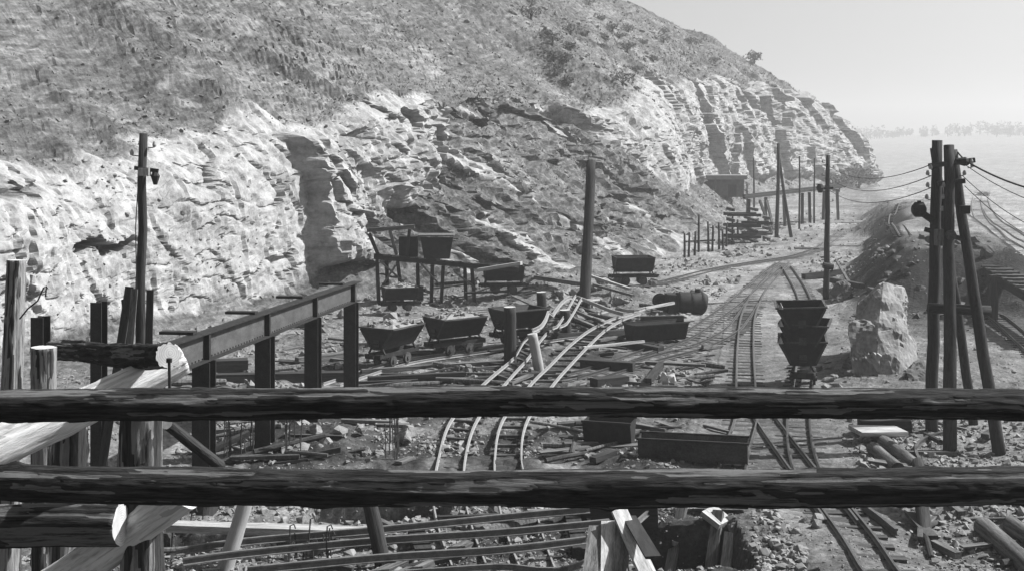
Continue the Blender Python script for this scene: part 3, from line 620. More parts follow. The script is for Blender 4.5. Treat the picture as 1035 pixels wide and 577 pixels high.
# upturned drum / boiler with a wheel set beside the foot track
p = on(694, 317, 0); o = empty('iron_boiler', p, 'dark riveted iron drum lying on its side right of the scrap heap', 'drum', None, .06)
m = MB(); m.tube([(-.55, 0, .58), (-.3, 0, .58), (.9, 0, .58), (1.05, 0, .56)], [.56, .58, .58, .45], 22); m.build('shell', 'iron', o, True); o.scale = (.85,)*3
for x in (-.35, .25, .82): MB().tube([(x-.04, 0, .58), (x+.04, 0, .58)], .605, 22).build('hoop', 'iron', o)
m = MB(); m.box((-.85, 0, .55), (.5, 1.0, 1.05), None, .02); m.build('fire_box', 'iron', o); m = MB(); m.tube([(.6, 0, 1.1), (.6, 0, 1.32)], .16, 12); m.build('dome', 'iron', o)
p = on(668, 313, 0); o = empty('wheel_set', p, 'upright iron wheel set standing left of the iron drum', 'wheel')
for y in (-.25, .35):
    m = MB(); m.disc((0, y, .36), (0, 1, 0), .36, .07, 20); m.disc((0, y, .36), (0, 1, 0), .1, .16, 12); m.build('wheel', 'iron', o)
MB().tube([(0, -.4, .36), (0, .5, .36)], .045, 10).build('axle', 'iron_rust', o)
# ------------------------------------------------------------------ near log scaffold the view is taken across
BK = ('bark', 'cut_wood'); BZ = ('bark_z', 'cut_wood'); PE = ('peeled', 'cut_wood')
def rail_log(name, pa, pb, ra, rb, label, seed, mt='rail_bark', bare=-.42, cat='log', seg=None):
    random.seed(seed); a, b = Vector(pa), Vector(pb); d = b-a; n = 48; seg = seg or max(24, int(d.length/.03)); m = MB()
    jj, ii = np.meshgrid(np.arange(n), np.arange(seg+1)); t = ii/seg; an = jj/n*2*np.pi; x = t*d.length; c_, s_ = np.cos(an), np.sin(an)
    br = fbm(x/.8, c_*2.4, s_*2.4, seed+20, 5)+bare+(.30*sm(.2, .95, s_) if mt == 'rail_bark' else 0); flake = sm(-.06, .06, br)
    r = (ra+(rb-ra)*t)*(1+.05*fbm(x/1.1, c_*1.0, s_*1.0, seed, 3))+(.006*fbm(x/.13, c_*5, s_*5, seed+3, 3)+.004*fbm(x/.5, c_*11, s_*11, seed+5, 2))*(1-flake*.4)-.009*flake*(1 if mt != 'peeled_log' else .3)
    for q in range(int(d.length*1.6)+1):                                           # knots
        kx, ka = random.uniform(0, d.length), random.uniform(0, 6.28); r = r+random.uniform(.008, .022)*(1 if d.length > 3 else .4)*np.exp(-((x-kx)/random.uniform(.04, .08))**2-((np.angle(np.exp(1j*(an-ka))))/.4)**2)
    for q in range(5):                                                             # drying cracks
        ka = random.uniform(0, 6.28); r = r-.010*(np.abs(np.angle(np.exp(1j*(an-ka-.3*vn(x/1.5, q, 0, seed)))))<.10)*(vn(x/.7, q*3.0, 0, seed+7) > .0)
    by, bz = .035*np.sin(t*2.6+seed)*min(1, d.length/4), .03*np.sin(t*3.7+seed*2)*min(1, d.length/4)
    v = np.stack([x, r*c_+by, r*s_+bz], 2).reshape(-1, 3); m.v = [tuple(q) for q in v]
    m.f = [(i*n+j, (i+1)*n+j, (i+1)*n+(j+1) % n, i*n+(j+1) % n) for i in range(seg) for j in range(n)]+[tuple(range(n)), tuple(seg*n+n-1-j for j in range(n))]; m.m = [0]*(seg*n)+[1, 1]
    o = m.build(name, (mt, 'sawn_end'), None, True); o.location = a; o.rotation_euler = d.to_track_quat('X', 'Z').to_euler()
    at = o.data.attributes.new('bare', 'FLOAT', 'POINT'); at.data.foreach_set('value', flake.astype(np.float32).ravel()); return tag(o, label, cat)
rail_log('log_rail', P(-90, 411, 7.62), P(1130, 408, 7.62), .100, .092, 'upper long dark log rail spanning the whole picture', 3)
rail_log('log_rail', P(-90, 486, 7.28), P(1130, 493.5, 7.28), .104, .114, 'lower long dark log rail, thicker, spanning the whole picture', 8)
def near_post(px, y_top, Y, r, label, seed, rb, bare=-.1, lean=0):
    t = P(px, y_top, Y); rail_log('scaffold_post', (t.x+lean, Y, Sf(t.x, Y)-.3), t, rb, r, label, seed, 'post_bark', bare, 'post')
def post(name, px, y_top, Y, r, label, mats=BZ, lean=0.0, cat='post', grp=None, zb=None, rb=None, wob=.05, n=14, lean_y=0.0):
    t = P(px, y_top, Y); z = Sf(t.x, Y)-.3 if zb is None else zb; b = Vector((t.x+lean*(t.z-z), Y+lean_y*(t.z-z), z))
    return log(name, b, t, rb or r*1.08, r, mats, label, cat, grp, n=n, wob=wob, bend=.006)
near_post(150, 403, 7.98, .139, 'thick upright log post standing behind both log rails at left', 21, .15, .15)
near_post(70, 403, 8.9, .122, 'log post between the thick post and the left edge, behind the rails', 22, .13, .1)
near_post(41, 351, 9.35, .096, 'short dark log post with pale cut top under the short cross log', 23, .105, .1)
rail_log('leaning_post', (P(-14, 640, 9.6).x, 9.6, -.3), P(23, 263, 9.9), .14, .082, 'tapering leaning log post at the left edge, rising above the rails', 24, 'post_bark', .25, 'post')
near_post(1105, 385, 7.9, .13, 'log post carrying the right ends of the log rails', 25, .14)
rail_log('cross_log', P(50, 356, 10.9), P(172, 356.5, 8.25), .086, .088, 'short cross log with bright sawn end above the upper rail', 26)
rail_log('brace_log', P(183, 361, 9.0), P(-60, 482, 8.15), .12, .155, 'bright peeled brace log running down left behind the upper rail', 27, 'peeled_log', .55)
rail_log('cross_log', P(-40, 532, 7.85), P(123, 530, 7.72), .148, .130, 'dark cross log with pale sawn end at the bottom left corner', 28, bare=0)
rail_log('brace_log', P(189, 499, 7.72), P(40, 600, 8.2), .115, .135, 'bright peeled brace log below the lower rail, beside the thick post', 29, 'peeled_log', .5)
log('strut_pole', P(168, 428, 9.5), P(222, 470, 10.6), .045, .05, ('bark_z', 'cut_wood'), 'grey strut pole slanting right between the two log rails', 'pole')
# iron spike in the cross log and bent wire
m = MB(); m.tube([P(171, 366, 8.12), P(171.5, 396, 8.12)], .010, 8); m.tube([P(170.9, 366, 8.12), P(171.1, 362, 8.12)], .02, 8); tag(m.build('iron_spike', 'iron', None, False, P(171, 396, 8.12)), 'thin iron spike hanging from the sawn end of the cross log', 'spike')
m = MB(); m.tube([P(20, 322, 9.75), P(28, 312, 9.7), P(38, 304, 9.7), P(44, 291, 9.65), P(47, 289, 9.65), P(46, 300, 9.65)], .006, 6); tag(m.build('wire_end', 'wire', None, False, P(20, 322, 9.75)), 'curled wire end sticking out of the leaning post', 'wire')
# ------------------------------------------------------------------ steel trestle with plate girder
def hcol(m, p, z0, z1, wd, ax):                        # H-section column
    ax = Vector(ax).normalized(); sd = Vector((-ax.y, ax.x, 0)); rot = Matrix((sd, ax, Vector((0, 0, 1)))).transposed(); c = Vector((p[0], p[1], (z0+z1)/2)); h = z1-z0
    m.box(c-ax*wd*.46, (wd, wd*.08, h), rot); m.box(c+ax*wd*.46, (wd, wd*.08, h), rot); m.box(c, (wd*.09, wd*.839, h), rot)
A0 = Vector((-6.66, 23.9, 3.72)); A1 = Vector((-4.84, 38.5, 3.37)); D_g = (A1-A0).normalized()
root = empty('plate_girder', (A0.x, A0.y, A0.z-.6), 'riveted plate girder sloping across the row of steel columns at left', 'girder'); og = root.location.copy()
up = Vector((0, 0, 1))
m = MB(); m.bar(A0-up*.3-og, A1-up*.3-og, .02, .54); m.build('web', 'girder_paint', root)
m = MB(); m.bar(A0-up*.015-og, A1-up*.015-og, .30, .03); m.build('top_flange', 'iron', root)
m = MB(); m.bar(A0-up*.585-og, A1-up*.585-og, .30, .03); m.build('bottom_flange', 'iron', root)
cols = []
sd_g = Vector((D_g.y, -D_g.x, 0)).normalized()
for u in (.13, .398, .675, .955):
    q = A0.lerp(A1, u); cols.append(q)
    for s_ in (-1, 1):
        m = MB(); m.bar(q+sd_g*.07*s_-up*.57-og, q+sd_g*.07*s_-up*.031-og, .12, .10, up=D_g); m.build('stiffener', 'iron', root)
for u in (.1, .36, .62, .9):
    q = A0.lerp(A1, u); m = MB(); m.bar(q-sd_g*.75+up*.035-og, q-sd_g*.02+up*.035-og, .22, .06); m.build('bracket_plate', 'iron', root)
for u in np.arange(.03, .99, .022):
    pass
rv = MB()
for u in np.arange(.02, .99, .0125):
    for dz in (-.06, -.54): q = A0.lerp(A1, u)+up*dz+sd_g*.014-og; rv.box(q, (.03, .03, .03))
tag(rv.build('rivets', 'iron', root), kind='stuff')
names = ('nearest the camera, left of the girder stiffener', 'second from the near end of the girder', 'third along under the girder, with a wide foot', 'at the far right end of the girder')
for q, nm in zip(cols, names):
    z0 = Sf(q.x, q.y); e = empty('steel_column', (q.x, q.y, z0-.05), 'dark H section steel column '+nm, 'column', 'steel columns under the girder')
    m = MB(); hcol(m, (0, 0), .04, q.z-.61-z0+.05, .38, D_g.xy.to_3d()); m.build('shaft', 'iron', e)
    m = MB(); m.box((0, 0, .02), (.62, .62, .05)); m.build('base_plate', 'iron', e)
for px, yt, Y, wd, nm in ((100, 305, 25.5, .25, 'free standing dark steel column left of the telegraph pole'), (41, 320, 25.5, .28, 'free standing dark steel column next to the leaning post')):
    t = P(px, yt, Y); z0 = Sf(t.x, Y); e = empty('steel_column', (t.x, Y, z0-.05), nm, 'column', 'free standing steel columns')
    m = MB(); hcol(m, (0, 0), .04, t.z-z0+.05, wd, (.2, 1, 0)); m.build('shaft', 'iron', e); m = MB(); m.box((0, 0, .02), (.5, .5, .05)); m.build('base_plate', 'iron', e)
# ------------------------------------------------------------------ poles
def insul(root, p, d, matn='porcelain', r=.035):
    m = MB(); m.tube([p, Vector(p)+Vector(d)], .012, 6); m.build('pin', 'iron', root); q = Vector(p)+Vector(d)
    m = MB(); m.tube([q, q+Vector((0, 0, .05)), q+Vector((0, 0, .12))], [r, r*1.3, r*.6], 8); m.build('insulator', matn, root)
def pole(px, yt, pxb, yb, r, label, Y=None, ins=(), rt=None, mats='bark_z', cat='pole', name='telegraph_pole', seg=8):
    b = on(pxb, yb) if Y is None else Vector(((pxb-CX)*Y/F, Y, Sf((pxb-CX)*Y/F, Y))); t = P(px, yt, b.y); b.z -= .3
    e = empty(name, (b.x, b.y, b.z+.3), label, cat); o_ = Vector(e.location); m = MB(); pts = [b.lerp(t, i/seg)+Vector((random.uniform(-.02, .02), random.uniform(-.02, .02), 0))-o_ for i in range(seg+1)]
    rt = rt or r*.8; m.tube(pts, [r+(rt-r)*i/seg for i in range(seg+1)], 12, wob=.04); m.build('shaft', mats, e, True)
    d = t-b
    for (yy_, sx) in ins:
        k = (yy_-yt)/((b.z*0+HY+(H-b.z)*F/b.y)-yt); q = t.lerp(b, k)-o_
        insul(e, q+Vector((sx*r*.8, 0, 0)), (sx*.14, 0, .02))
    return e, o_, t
e, o_, t = pole(145, 135, 139, 508, .12, 'slender telegraph pole with small fittings in front of the pale cliff', 26.0, [(150, 1), (158, -1), (178, 1)], .085)
m = MB(); m.box(P(146, 174, 25.84)-o_, (.22, .16, .16)); m.build('junction_box', 'timber_pale', e); m = MB(); m.bar(P(136, 170, 25.9)-o_, P(160, 173, 25.9)-o_, .07, .08); m.build('cross_arm', 'timber_dark', e)
m = MB(); m.tube([P(157, 174, 25.9)-o_, P(157, 178, 25.9)-o_, P(157, 187, 25.9)-o_], [.05, .10, .04], 8); m.build('lamp', 'iron', e)
m = MB(); m.tube([P(140, 178, 25.85)-o_, P(137, 230, 25.85)-o_, P(138, 290, 25.85)-o_, P(135, 345, 25.85)-o_], .012, 5); m.build('down_wire', 'wire', e)
for k, (xa, ya, xb, yb, Y, wd, mt, lab) in enumerate(((131, 290, 104, 466, 25.4, .16, 'timber_dark', 'dark plank leaning left against the slender telegraph pole'), (136, 292, 122, 470, 25.2, .14, 'timber', 'grey plank leaning steeply on the slender telegraph pole, middle one'), (152, 293, 148, 460, 25.5, .14, 'timber_dark', 'dark upright plank standing right of the slender telegraph pole'), (126, 302, 141, 440, 25.7, .13, 'timber_dark', 'dark plank crossing behind the slender telegraph pole'))):
    a, b = P(xa, ya, Y), P(xb, yb, Y-.5); d = (b-a).normalized(); b = a+d*((a.z-Sf(b.x, b.y)+.02)/-d.z)
    m = MB(); m.bar(a, b, wd, .045, (0, 1, .2), .008); tag(m.build('leaning_plank', mt, None, False, b), lab, 'plank')
log('timber_mast', on(591, 313, -.3), P(597, 163, Gd(313)), .27, .21, ('bark_z', 'timber'), 'thick tall round mast standing alone in the middle', 'mast', wob=.02)
e, o_, t = pole(837, 157, 835, 303, .17, 'tall telegraph pole with insulators right of the far switch', None, [(165, -1), (170, 1), (178, -1), (186, 1), (194, -1), (204, 1)], .10)
m = MB(); m.bar(P(826, 191, Gd(303))-o_+Vector((0, -.2, 0)), P(841, 190, Gd(303))-o_+Vector((0, -.2, 0)), .12, .12); m.build('cross_arm', 'timber_dark', e)
m = MB(); m.tube([P(829, 186, 61)-o_, P(829, 190, 61)-o_, P(829, 195, 61)-o_], [.1, .2, .1], 8); m.build('lamp', 'iron', e)
m = MB(); m.tube([P(832, 268, 61)-o_, P(842, 270, 61)-o_], .16, 10); m.build('signal_box', 'iron', e)
# far poles
for xa, ya, xb, yb, r, lab in ((787, 145, 785, 241, .17, 'upright far pole of the leaning pair near the timber cribs'), (786, 150, 800, 240, .15, 'slanting far pole of the leaning pair near the timber cribs'), (808, 158, 808, 232, .10, 'thin pale far pole right of the leaning pair'), (823, 160, 823, 226, .10, 'thinnest far pole just left of the tall telegraph pole'), (762, 160, 762, 215, .12, 'far pole standing on the scree behind the timber cribs'), (755, 186, 755, 220, .10, 'short far post beside the timber crib deck')):
    log('far_pole', on(xb, yb, -.2), P(xa, ya, on(xb, yb).y), r, r*.75, 'bark_z', lab, 'pole', n=8, seg=5)
stk = [(692, 236, 262), (696, 235, 261), (702, 234, 259), (706, 217, 257), (716, 224, 254), (720, 228, 255), (727, 225, 253), (734, 226, 249), (740, 216, 246), (731, 232, 252), (746, 222, 244)]
lab = ('leftmost of the thin stakes at the scree foot', 'second stake from the left at the scree foot', 'third stake from the left at the scree foot', 'tallest stake of the left bunch at the scree foot', 'short stake just right of the left bunch at the scree foot', 'stake close behind the short one at the scree foot', 'stout stake in the middle of the stake row', 'stake next right of the stout one in the stake row', 'tall thin stake near the timber cribs', 'low stake tucked between taller stakes of the row', 'rightmost stake of the row, touching the timber cribs')
for (x, a, b), l_ in zip(stk, lab):
    q = on(x, b); log('stake', q-Vector((0, 0, .2)), P(x+random.uniform(-1, 1), a, q.y), .09, .07, 'bark_z', l_, 'stake', 'stakes at the foot of the scree', n=8, seg=4)
# stump posts in the tangle
for x, yt, xb, yb, Y, r, mt, l_ in ((515, 310, 516, 372, None, .21, BZ, 'tall dark stump post between wagons and bent rails'), (547, 295, 549, 338, None, .19, BZ, 'dark stump post standing behind the tall stump post'), (571, 313, 573, 343, None, .20, BZ, 'short dark stump post between the two bent tracks'), (538, 337, 546, 376, None, .17, ('peeled', 'cut_wood'), 'pale leaning stump post among the bent rails')):
    q = on(xb, yb); log('stump_post', q-Vector((0, 0, .2)), P(x, yt, q.y), r*1.05, r, mt, l_, 'post')
# ------------------------------------------------------------------ tripod pole on the right
e = empty('tripod_pole', on(962, 452), 'tall four legged timber pole tripod with insulators and cables at right', 'pole'); o_ = Vector(e.location)
legs = [((941, 440), (947, 142), .165, .13), ((960, 459), (959, 147), .17, .13), ((1011, 459), (962, 152), .16, .12), ((985, 430), (944, 150), .13, .10)]
top = []
for (bx, by), (tx, ty), ra, rb in legs:
    b = on(bx, by); Yt = {947: 31.6, 959: 31.0, 962: 31.3, 944: 31.9}[tx]; t = P(tx, ty, Yt); m = MB(); b.z -= .2
    pts = [b.lerp(t, i/9)-o_+Vector((random.uniform(-.02, .02), random.uniform(-.02, .02), 0)) for i in range(10)]
    m.tube(pts, [ra+(rb-ra)*i/9 for i in range(10)], 12, wob=.03); m.build('leg', 'bark_z', e, True)
m = MB(); m.tube([P(938, 311, 30.9)-o_, P(1001, 314, 30.75)-o_], .13, 10); m.build('cross_beam', 'bark', e, True)
for a, b in (((939, 168), (985, 162)), ((935, 232), (978, 243)), ((948, 186), (975, 183))):
    m = MB(); m.bar(P(*a, 30.9)-o_, P(*b, 30.9)-o_, .12, .12); m.build('cross_arm', 'timber_dark', e)
for x, y in ((941, 178), (941, 190), (940, 202), (957, 190), (957, 202), (956, 214), (944, 172), (970, 178), (977, 166), (978, 170)):
    insul(e, P(x, y, 30.9)-o_, (-.1 if x < 965 else .1, -.05, .02), 'porcelain', .04)
m = MB(); m.tube([P(922, 212, 31.0)-o_, P(925, 212, 31.0)-o_, P(933, 212, 31.0)-o_, P(936, 212, 31.0)-o_], [.10, .19, .19, .06], 14); m.build('lamp_housing', 'iron', e, True)
m = MB(); m.tube([P(929, 206, 31)-o_, P(929, 203, 31)-o_], .05, 8); m.bar(P(930, 214, 31)-o_, P(944, 224, 31)-o_, .08, .16); m.build('lamp_bracket', 'iron', e)
m = MB(); m.disc(P(961, 238, 30.6)-o_, (0, 1, 0), .13, .1, 14); m.build('switch_disc', 'iron_rust', e); m = MB(); m.box(P(949, 240, 30.7)-o_, (.2, .15, .4)); m.build('switch_box', 'timber', e)
m = MB(); m.tube([P(966, 163, 30.9)-o_, P(975, 163.5, 30.9)-o_, P(979, 164, 30.9)-o_], [.07, .12, .08], 10); m.build('cable_joint', 'iron', e)
m = MB(); m.box(P(975, 212, 30.8)-o_, (.22, .2, .2)); m.build('fuse_box', 'iron', e)
def cable(a, b, sag, r, label, n=16):
    a, b = Vector(a), Vector(b); m = MB(); m.tube([a.lerp(b, i/n)-Vector((0, 0, 4*sag*(i/n)*(1-i/n)))-a for i in range(n+1)], r, 6); o = m.build('cable', 'wire'); o.location = a; tag(o, label, 'cable', 'overhead cables at the tripod pole')
cable(P(978, 164, 30.9), P(1120, 200, 26), .25, .022, 'thickest overhead cable running from the tripod pole to the right edge')
cable(P(968, 154, 31.2), P(981, 164, 30.9), .05, .02, 'short cable loop bridging the tripod top and its joint')
cable(P(976, 167, 31), P(1110, 218, 27), .25, .010, 'thin overhead cable just below the thickest one')
cable(P(973, 178, 31), P(1100, 248, 28), .3, .010, 'thin overhead cable from the middle arm of the tripod pole')
cable(P(975, 188, 31), P(1100, 262, 29), .3, .010, 'lowest thin overhead cable on the right of the tripod pole')
cable(P(945, 165, 31.2), P(838, 168, 61), .5, .012, 'upper overhead cable from tripod pole back to the telegraph pole')
cable(P(941, 178, 31.2), P(838, 180, 61), .5, .012, 'middle overhead cable from tripod pole back to the telegraph pole')
cable(P(941, 190, 31.2), P(838, 192, 61), .5, .012, 'lowest overhead cable from tripod pole back to the telegraph pole')
# ------------------------------------------------------------------ big pale boulder and its fallen blocks
LMIN = .16
def block(name, pts, label, matn='boulder', amp=.06, sub=4, seed=1, cat='boulder', grp=None):
    bm = bmesh.new()
    for p in pts: bm.verts.new(p)
    bmesh.ops.convex_hull(bm, input=bm.verts); bmesh.ops.delete(bm, geom=[v for v in bm.verts if not v.link_faces], context='VERTS')
    bmesh.ops.triangulate(bm, faces=bm.faces)
    for _ in range(sub):
        le = [e_ for e_ in bm.edges if e_.calc_length() > LMIN]
        if not le: break
        bmesh.ops.subdivide_edges(bm, edges=le, cuts=1); bmesh.ops.triangulate(bm, faces=bm.faces)
    bm.normal_update(); co = np.array([v.co[:] for v in bm.verts]); no = np.array([v.normal[:] for v in bm.verts])
    d = amp*(.7*facets((co[:, 0]+co[:, 1]*.6)/.8, (co[:, 2]+.4*co[:, 1])/.6, seed)[0]+.35*facets((co[:, 0]-co[:, 1])/.3, co[:, 2]/.25, seed+9)[0]+.5*fbm(co[:, 0]/.9, co[:, 1]/.9, co[:, 2]/.7, seed, 4)+.6*(hsh(np.floor(co[:, 0]/.7), np.floor(co[:, 1]/.7), np.floor(co[:, 2]/.45), seed)-.5)*1.6)
    co = co+no*d[:, None]; o0 = np.array([co[:, 0].mean(), co[:, 1].mean(), co[:, 2].min()])
    for v, c_ in zip(bm.verts, co): v.co = c_-o0
    me = bpy.data.meshes.new(name); bm.to_mesh(me); bm.free(); me.materials.append(MATS[matn]); o = bpy.data.objects.new(name, me); COL.objects.link(o); o.location = o0; return tag(o, label, cat, grp)
def bp(*rows): return [P(x, y, Y) for x, y, Y in rows]
block('boulder', bp((868, 308, 42.6), (880, 297, 42), (893, 287, 42), (911, 291, 42.3), (915, 318, 41.6), (914, 345, 41.2), (886, 345, 40.8), (864, 335, 41.6), (870, 306, 45), (894, 288, 45.5), (914, 296, 45.5), (918, 360, 45), (864, 360, 44.5), (880, 390, 41.5), (912, 390, 41.8)), 'huge pale angular boulder standing right of the stacked tubs', amp=.07, seed=4, sub=5)
block('fallen_block', bp((887, 336, 40.5), (908, 331, 40.7), (921, 338, 41.2), (926, 352, 41), (927, 386, 39.9), (908, 390, 39.3), (886, 388, 39.6), (890, 334, 42), (922, 340, 43.5), (927, 384, 42.5), (890, 384, 42)), 'broad pale stone block at the right front foot of the huge boulder', amp=.07, seed=6, sub=5, cat='stone block')
block('fallen_block', bp((859, 326, 40.9), (874, 321, 40.9), (885, 328, 40.3), (889, 356, 39.8), (886, 389, 39.4), (862, 387, 39.6), (858, 350, 40.2), (862, 326, 42.5), (884, 330, 42), (862, 384, 42)), 'squarish darker stone block at the left front foot of the huge boulder', amp=.07, seed=9, sub=5, cat='stone block')
block('fallen_block', bp((846, 286, 60), (856, 284, 60), (862, 296, 59), (858, 310, 59), (842, 310, 59), (838, 296, 60), (850, 292, 61.5), (860, 308, 61.5)), 'dark rounded stone block behind the boulder, near the pole foot', 'stone_dark', .1, 4, 12, 'stone block')
q = on(650, 318); block('fallen_block', bp((604, 282, 62), (612, 281, 62), (640, 300, 58.5), (652, 306, 58.5), (640, 312, 58), (612, 300, 60), (602, 292, 61.5), (625, 288, 62), (645, 312, 60), (610, 305, 61.5)), 'long pale slab of rock sloping down right of the thick mast', 'boulder', .07, 4, 14, 'stone block')
# ------------------------------------------------------------------ timber staging against the cliff
Ys = 61.0
e = empty('timber_staging', on(440, 304), 'ramshackle timber staging with sloping deck against the pale cliff', 'staging'); o_ = Vector(e.location)
def sbar(a, b, wd, ht, name, mt='timber_dark', Y0=Ys, Y1=None): m = MB(); m.bar(P(*a, Y0)-o_, P(*b, Y1 or Y0)-o_, wd, ht, jit=.01); return m.build(name, mt, e)
for dy in (-.6, .6):
    sbar((378, 259), (524, 273), .16, .26, 'deck_beam', Y0=Ys+dy); 
for k in range(16):
    x = 382+k*9; y = 258.4+(x-378)*14/146; m = MB(); m.bar(P(x, y-1.6, Ys-.95)-o_, P(x, y-1.6, Ys+.95)-o_, .36, .06, jit=.02); m.build('deck_plank', 'timber' if k % 3 else 'timber_dark', e)
for k, (xa, xb, dy) in enumerate(((381, 383, -.6), (391, 392, .5), (402, 407, -.6), (422, 423, .5), (448, 446, -.6), (477, 480, -.6), (470, 471, .6), (437, 436, -.5))):
    ya = 262+(xa-378)*14/146; q = on(xb, 303); sbar((xa, ya), (xb, HY+(H+.1)*F/(Ys+dy)), .17, .17, 'post', 'timber_dark', Ys+dy)
for a, b in (((384, 264), (408, 285)), ((460, 275), (482, 292)), ((400, 268), (384, 292)), ((425, 266), (446, 290))): sbar(a, b, .12, .08, 'brace', 'timber', Ys-.75)
sbar((371, 233), (419, 229), .2, .2, 'cap_beam', 'timber', Ys-.5); sbar((373, 236), (383, 259), .18, .18, 'upper_post', Y0=Ys-.5); sbar((394, 233), (401, 258), .15, .15, 'upper_post', 'timber', Ys-.5); sbar((414, 232), (411, 258), .15, .15, 'upper_post', Y0=Ys-.4)
m = MB(); m.prism([(-.8, 0), (.8, 0), (.62, -1.05), (-.62, -1.05)], P(441.5, 240, Ys-.6)-o_, P(441.5, 240, Ys+.7)-o_); m.build('hopper', 'iron', e)
m = MB(); m.box(P(413, 250, Ys+.3)-o_, (.9, .7, 1.1)); m.build('hopper', 'iron', e); m = MB(); m.box(P(441.5, 237.5, Ys)-o_, (1.75, 1.5, .07)); m.build('hopper_lid', 'timber', e)
for k in range(5): sbar((386+k*1.5, 288+k*3), (428, 291+k*2.6), .1, .2, 'side_board', 'timber_dark', Ys-1.0)
a, b = P(483, 273, 59.2), P(527, 266, 58.6); m = MB(); m.bar(a, b, .34, .16, jit=.01); tag(m.build('white_plank', 'timber_pale', None, False, a), 'bright white plank jutting from the staging over the black wagon', 'plank')
# ------------------------------------------------------------------ far timber cribs, beam line, shed
def crib(px, py, nx, nz, wd, label):
    q = on(px, py); e = empty('timber_crib', q, label, 'crib', 'timber cribs by the far track')
    for k in range(nz):
        for s_ in (-1, 1):
            m = MB()
            if k % 2: m.bar((-wd, s_*wd*.7, .15+k*.42), (wd, s_*wd*.7, .15+k*.42), .22, .22, jit=.02)
            else: m.bar((s_*wd*.7, -wd, .15+k*.42), (s_*wd*.7, wd, .15+k*.42), .22, .22, jit=.02)
            m.build('crib_timber', 'timber_dark' if random.random() < .6 else 'timber', e)
    return e
crib(750, 246, 2, 7, 1.3, 'taller timber crib stacked log cabin style at the scree foot'); crib(765, 243, 2, 5, 1.1, 'lower timber crib right beside the taller one')
e = empty('beam_trestle', on(800, 232), 'long raised timber beam on thin posts crossing behind the far poles', 'trestle'); o_ = Vector(e.location)
def tbar(a, b, wd, ht, name, mt='timber_dark'): m = MB(); m.bar(Vector(a)-o_, Vector(b)-o_, wd, ht); m.build(name, mt, e)
tbar(P(752, 200, 112), P(850, 189, 128), .3, .22, 'beam'); tbar(P(752, 198, 114), P(850, 187, 130), .3, .22, 'beam')
for x in (757, 774, 792, 811, 818, 833, 846):
    Y = 112+(x-752)*16/98; t = P(x, 200-(x-752)*11/98+2, Y); tbar(t, (t.x+random.uniform(-.2, .2), Y, Sf(t.x, Y)-.2), .25, .25, 'post', random.choice(('timber_dark', 'timber')))
tbar(P(775, 203, 110), P(782, 232, 108), .2, .2, 'brace', 'timber'); tbar(P(768, 203, 110), P(780, 236, 106), .2, .2, 'brace')
q = P(727, 195, 150); e = empty('quarry_shed', q-Vector((0, 0, 1)), 'low flat roofed shed on the scree below the far cliff', 'shed')
m = MB(); m.box((0, 0, 2.9), (5.8, 5, .5)); m.build('roof', 'concrete', e); m = MB(); m.box((0, .2, 1.6), (5.2, 4.6, 2.1)); m.build('wall', 'stone_dark', e)
m = MB(); m.box((1.2, -2.13, 1.3), (1.0, .1, 1.5)); m.build('door', 'timber_dark', e)
for x in (-2.3, -.8): m = MB(); m.box((x, -2.2, 1.6), (.2, .2, 2.1)); m.build('post', 'timber', e)
# ------------------------------------------------------------------ raised tram beam and retaining timbers at the right
e = empty('tram_bridge', on(995, 322), 'raised tram beam on dark timber bents at the right edge', 'bridge'); o_ = Vector(e.location)
for dx in (0, .75): tbar(P(983, 266, 61)+Vector((dx, 0, 0)), P(1060, 312, 47)+Vector((dx, 0, 0)), .25, .4, 'beam')
for k in range(14):
    t = k/13; c = P(983, 266, 61).lerp(P(1060, 312, 47), t)+Vector((.37, 0, .24)); tbar(c-Vector((.6, 0, 0)), c+Vector((.6, 0, 0)), .22, .1, 'tie', 'timber')
for Y, x in ((60, 986), (57.5, 994), (59.0, 1000), (54, 1004)): 
    c = P(x, 278, Y); tbar(c, (c.x, Y, Sf(c.x, Y)-.2), .3, .3, 'post')
for k in range(5): c = P(981, 280+k*9, 58.4); tbar(c, P(1005, 284+k*8, 57), .1, .42, 'side_board')
# ------------------------------------------------------------------ long loose things near the bottom
def loose(pts, r, mt, label, name='loose_rail', cat='rail', grp=None, lift=.3, prof=None):
    w_ = [on(x, y) for x, y in pts]; out = []
    for (x, y), q in zip(pts, w_): out.append(G(x, y, q.z+lift))
    sp = smooth_path([p[:2] for p in out], .25); zz = np.interp(np.linspace(0, len(out)-1, len(sp)), np.arange(len(out)), [p.z for p in out])
    org = Vector((sp[0][0], sp[0][1], zz[0])); m = MB(); pp = [Vector((sp[i][0], sp[i][1], zz[i]))-org for i in range(len(sp))]
    if prof: m.sweep(prof, pp)
    else: m.tube(pp, r, 10)
    o = m.build(name, mt, None, not prof); o.location = org; return tag(o, label, cat, grp)
RP2 = [(x*1.5, y*1.3) for x, y in RAILP]
loose([(178, 561), (250, 550), (388, 538), (510, 526), (596, 518)], .05, 'rail_grey', 'farthest of the long loose rails sweeping across the bottom', prof=RP2)
loose([(185, 571), (250, 562), (373, 550), (510, 541), (616, 531)], .05, 'rail_grey', 'second farthest of the long loose rails sweeping across the bottom', prof=RP2)
loose([(250, 580), (388, 567), (510, 559), (592, 549)], .05, 'rail_grey', 'third of the long loose rails sweeping across the bottom', prof=RP2)
loose([(380, 584), (500, 575), (590, 571), (700, 574), (830, 579)], .035, 'rail_grey', 'nearest thin loose rail along the bottom edge', prof=RAILP)
loose([(870, 513), (888, 526), (906, 541)], .05, 'rail_steel', 'short loose rail lying beside the branch track', lift=.05, prof=RP2)
